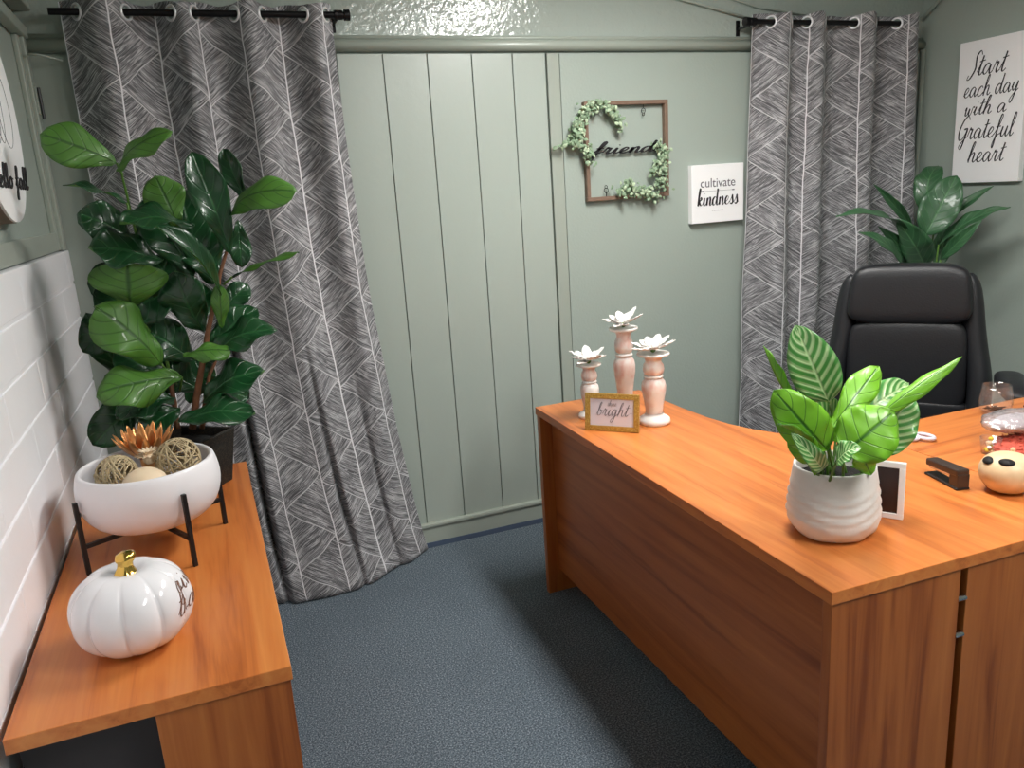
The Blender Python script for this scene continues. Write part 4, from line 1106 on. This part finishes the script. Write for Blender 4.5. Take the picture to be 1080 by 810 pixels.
# right cluster
fig((218, 380), (292, 348), .120, 2.42, 2.36, 'd', face=(-.2, -.6, .8), wave=.12, bend=.16)
fig((220, 370), (272, 326), .120, 2.44, 2.46, 'd', face=(-.4, -.8, .4), bend=.12)
fig((214, 425), (280, 392), .125, 2.42, 2.38, 'd', face=(-.2, -.6, .7), bend=.18)
fig((188, 446), (270, 438), .115, 2.36, 2.30, 'd', face=(0, -.55, .85), bend=.14, wave=.1)
fig((215, 400), (262, 420), .110, 2.50, 2.50, 'd', bend=.1)
# dark interior leaves; leftmost ones added in place of shade on the corner wall
fig((200, 300), (130, 330), .15, 2.50, 2.50, 'd', bend=.1)
fig((205, 330), (160, 270), .15, 2.50, 2.52, 'd', bend=.1)
fig((215, 350), (185, 285), .14, 2.47, 2.44, 'd', bend=.1, face=(-.4, -.8, .3))
fig((205, 290), (150, 212), .15, 2.50, 2.53, 'd', bend=.1)
fig((225, 300), (200, 235), .14, 2.50, 2.54, 'd', bend=.1)
fig((185, 420), (122, 440), .13, 2.45, 2.40, 'd', face=(0, -.6, .8), bend=.14)
fig((180, 400), (120, 372), .13, 2.50, 2.50, 'd', bend=.1)
fig((190, 430), (150, 462), .11, 2.42, 2.38, 'd', face=(0, -.7, .7), bend=.14)
fig((160, 350), (100, 300), .14, 2.50, 2.46, 'd', bend=.1)
fig((150, 300), (92, 300), .13, 2.52, 2.50, 'd', bend=.1)
fig((195, 345), (215, 300), .12, 2.52, 2.54, 'd', bend=.1)
fig((140, 250), (82, 225), .12, 2.52, 2.48, 'd', bend=.1)
fig((130, 330), (88, 372), .11, 2.62, 2.58, 'd', bend=.1)
fig((130, 400), (90, 330), .10, 2.66, 2.62, 'd', bend=.1)
fig((150, 440), (104, 432), .10, 2.62, 2.58, 'd', bend=.1)
fig((200, 425), (215, 375), .11, 2.62, 2.62, 'd', bend=.1)
fig((150, 420), (98, 470), .12, 2.50, 2.44, 'd', face=(.2, -.8, .5), bend=.1)
fig((160, 440), (112, 395), .13, 2.54, 2.52, 'd', bend=.1)
fig((205, 380), (150, 345), .14, 2.52, 2.52, 'd', bend=.1)
fig((210, 410), (160, 385), .13, 2.53, 2.53, 'd', bend=.1)
fig((150, 350), (96, 352), .13, 2.53, 2.50, 'd', bend=.1)
fig((212, 290), (190, 200), .13, 2.50, 2.55, 'd', bend=.1)
fig((232, 330), (262, 300), .075, 2.50, 2.54, 'd', bend=.1)

# ================================================================== BOWL ON ITS STAND
BX, BY = -.188, 2.022
t = thing('plant_stand', 'black four legged metal stand holding the white bowl', 'stand', (BX, BY, TZ))
for k in range(4):
    a = math.radians(27 + 90 * k); d = Vector((math.cos(a), math.sin(a), 0))
    T = Matrix.Rotation(a, 4, 'Z')
    bm = BM(); box(bm, .1665, .1765, -.005, .005, 0, .178, T=T); obj('leg', bm, m_blackm, t, bevel=.001)
for k in range(2):
    T = Matrix.Rotation(math.radians(27 + 90 * k), 4, 'Z')
    bm = BM(); box(bm, -.1665, .1665, -.005, .005, .064, .074, T=T); obj('crossbar', bm, m_blackm, t, bevel=.001)
t = thing('bowl', 'wide white ceramic bowl of woven balls on a black stand', 'bowl', (BX, BY, TZ + .0745))
outer = [(.0001, 0), (.085, 0), (.120, .010), (.149, .036), (.161, .074), (.163, .102), (.159, .128), (.154, .146), (.150, .151)]
inner = [(.143, .150), (.141, .145), (.149, .123), (.152, .100), (.149, .075), (.136, .045), (.104, .020), (.0001, .014)]
bm = BM(); lathe(bm, outer + inner, 64, cap=False); obj('bowl_wall', bm, m_bowl, t, smooth=True, sub=1)
bz = TZ + .0745
def woven(x, y, z, R, lab, seed):
    rnd = random.Random(seed); bm = BM()
    for k in range(34):
        nn = Vector((rnd.gauss(0, 1), rnd.gauss(0, 1), rnd.gauss(0, 1))).normalized(); a = nn.orthogonal().normalized(); b_ = nn.cross(a)
        off = rnd.uniform(-.45, .45); rr = math.sqrt(1 - off * off) * R * rnd.uniform(.93, 1.0)
        tube(bm, [nn * off * R + (a * math.cos(q) + b_ * math.sin(q)) * rr for q in [2 * PI * i / 30 for i in range(30)]], rnd.uniform(.0013, .0026), 5, closed=True)
    o = obj('woven_ball', bm, m_twig, smooth=True); o.location = (x, y, z); tag(o, lab, 'decorative ball', 'balls in the white bowl')
woven(BX - .066, BY - .008, bz + .130, .048, 'woven twig ball at the left in the white bowl', 2)
woven(BX + .070, BY + .010, bz + .140, .052, 'woven twig ball at the right in the white bowl', 5)
bm = BM(); ball(bm, (0, 0, 0), .053, 1, 1, .92, n=64, disp=lambda d: 1 + .008 * math.sin(d.z * 60))
o = obj('ribbed_ball', bm, m_cream, smooth=True); o.location = (BX - .002, BY - .086, bz + .112); tag(o, 'smooth ribbed cream ball at the front of the white bowl', 'decorative ball', 'balls in the white bowl')
bm = BM(); rnd = random.Random(3)
for k in range(26):
    a = 2 * PI * k / 26; el = .3 + .5 * (k % 2); d = Vector((math.cos(a) * math.cos(el), math.sin(a) * math.cos(el), math.sin(el)))
    leaf_bm(d * .004, d * .034, .009, UP, bm=bm, nl=5, nw=3, prof='oval', seed=k)
ball(bm, (0, 0, 0), .014, n=12)
o = obj('sola_flower', bm, m_cream, solid=.001); o.location = (BX + .006, BY + .022, bz + .150); tag(o, 'small cream dried flower between the woven balls', 'flower')
# copper gold rosette at the back of the bowl
t = thing('gold_rosette', 'copper gold petalled ornament behind the woven balls', 'ornament', (BX - .005, BY + .108, bz + .125))
for ring_, (n_, el0, L, w_) in enumerate(((13, 50, .095, .026), (9, 68, .095, .024))):
    for k in range(n_):
        a = 2 * PI * (k + .5 * ring_) / n_; el = math.radians(el0); d = Vector((math.cos(a) * math.cos(el), math.sin(a) * math.cos(el), math.sin(el)))
        rad_ = Vector((math.cos(a), math.sin(a), 0))
        b0 = rad_ * .010
        bm = leaf_bm(b0, b0 + d * L, w_, -rad_ + UP * .3, bend=-.10, cup=.35, prof='oval', nl=10, nw=5, wave=0); obj('petal', bm, m_copper, t, solid=.0012)
bm = BM(); lathe(bm, [(.0001, -.105), (.010, -.105), (.018, 0), (.012, .02), (.0001, .025)], 16, cap=False); obj('cup', bm, m_copper, t, smooth=True)
# green leaf scrap
leaf_t = leaf_bm((BX - .12, BY - .02, bz + .085), (BX - .075, BY - .065, bz + .100), .04, (0, -.3, 1), bend=.15, prof='oval')
tag(obj('loose_leaf', leaf_t, [m_fig_d, m_fig_l], solid=.0012, matoff=1), 'small dark green leaf at the left inside the bowl', 'leaf')

# ================================================================== CERAMIC PUMPKIN
PX, PY = -.214, 1.562
t = thing('ceramic_pumpkin', 'glossy white ceramic pumpkin with gold stem on the side table', 'pumpkin', (PX, PY, TZ), rz=.25)
nr = 10
def prof_p(th):  # th 0 (bottom) .. PI (top)
    R = .110; Hh = .162
    r_ = R * math.sin(th) ** .72; z = Hh / 2 * (1 - math.cos(th))
    z -= .016 * math.exp(-(r_ / .028) ** 2) * (1 if th > PI / 2 else 0)
    return r_, z
def pk_r(a, th):
    q = abs(math.sin(nr * a / 2)); return 1 - .085 * (1 - q ** .55) * math.sin(th) ** .3
bm = BM(); rows = []
n_, m_ = 160, 60
for j in range(m_ + 1):
    th = PI * (.06 + .935 * j / m_); r_, z = prof_p(th); z0_ = prof_p(PI * .06)[1]
    rows.append([bm.verts.new((r_ * pk_r(2 * PI * i / n_, th) * math.cos(2 * PI * i / n_), r_ * pk_r(2 * PI * i / n_, th) * math.sin(2 * PI * i / n_), z - z0_)) for i in range(n_)])
for j in range(m_):
    for i in range(n_): bm.faces.new((rows[j][i], rows[j][(i + 1) % n_], rows[j + 1][(i + 1) % n_], rows[j + 1][i]))
bm.faces.new(rows[0][::-1]); bm.faces.new(rows[-1])
obj('body', bm, m_ceramic, t, smooth=True)
bm = BM(); tp = .136
rib = lambda a, z: 1 + .16 * abs(math.sin(2.5 * a))
lathe(bm, [(.030, tp - .004), (.024, tp + .006), (.017, tp + .016), (.0125, tp + .026), (.012, tp + .034), (.016, tp + .040), (.0155, tp + .050), (.008, tp + .054)], 40, rib=rib)
for v in bm.verts:
    k = max(0, (v.co.z - tp)) / .05; v.co.x += .006 * k * k
obj('stem', bm, m_gold, t, smooth=True)
z0_ = prof_p(PI * .06)[1]
def on_pk(x, y, h_, a0=-.36, zc=.088):
    a = a0 + x / .10; z = zc + y
    th = math.acos(max(-1, min(1, 1 - 2 * (z + z0_) / .162))); r_, _ = prof_p(th); rr = r_ * pk_r(a, th) + h_ + .0008
    return (rr * math.cos(a), rr * math.sin(a), z)
bm = BM(); write(bm, 'give', .019, fn=lambda x, y, h_: on_pk(x - .008, y + .018, h_), th=.14, slant=.35, width=.075, thin=.5, depth=.0005)
write(bm, 'thanks', .022, fn=lambda x, y, h_: on_pk(x, y - .020, h_), th=.14, slant=.35, width=.125, thin=.5, depth=.0005)
obj('script_lettering', bm, m_inkgold, t)

# ================================================================== WORLD / VIEW
wd = bpy.data.worlds.new('world'); sc.world = wd; wd.use_nodes = True
wd.node_tree.nodes['Background'].inputs[0].default_value = (.8, .85, .9, 1); wd.node_tree.nodes['Background'].inputs[1].default_value = .1
sc.view_settings.view_transform = 'Standard'; sc.view_settings.look = 'None'; sc.view_settings.gamma = 1; sc.view_settings.use_curve_mapping = False
sc.view_settings.exposure = 0.52
sc.cycles.use_denoising = True
sc.cycles.max_bounces = 10; sc.cycles.diffuse_bounces = 5; sc.cycles.transmission_bounces = 8; sc.cycles.caustics_refractive = False; sc.cycles.caustics_reflective = False
bpy.context.view_layer.update()
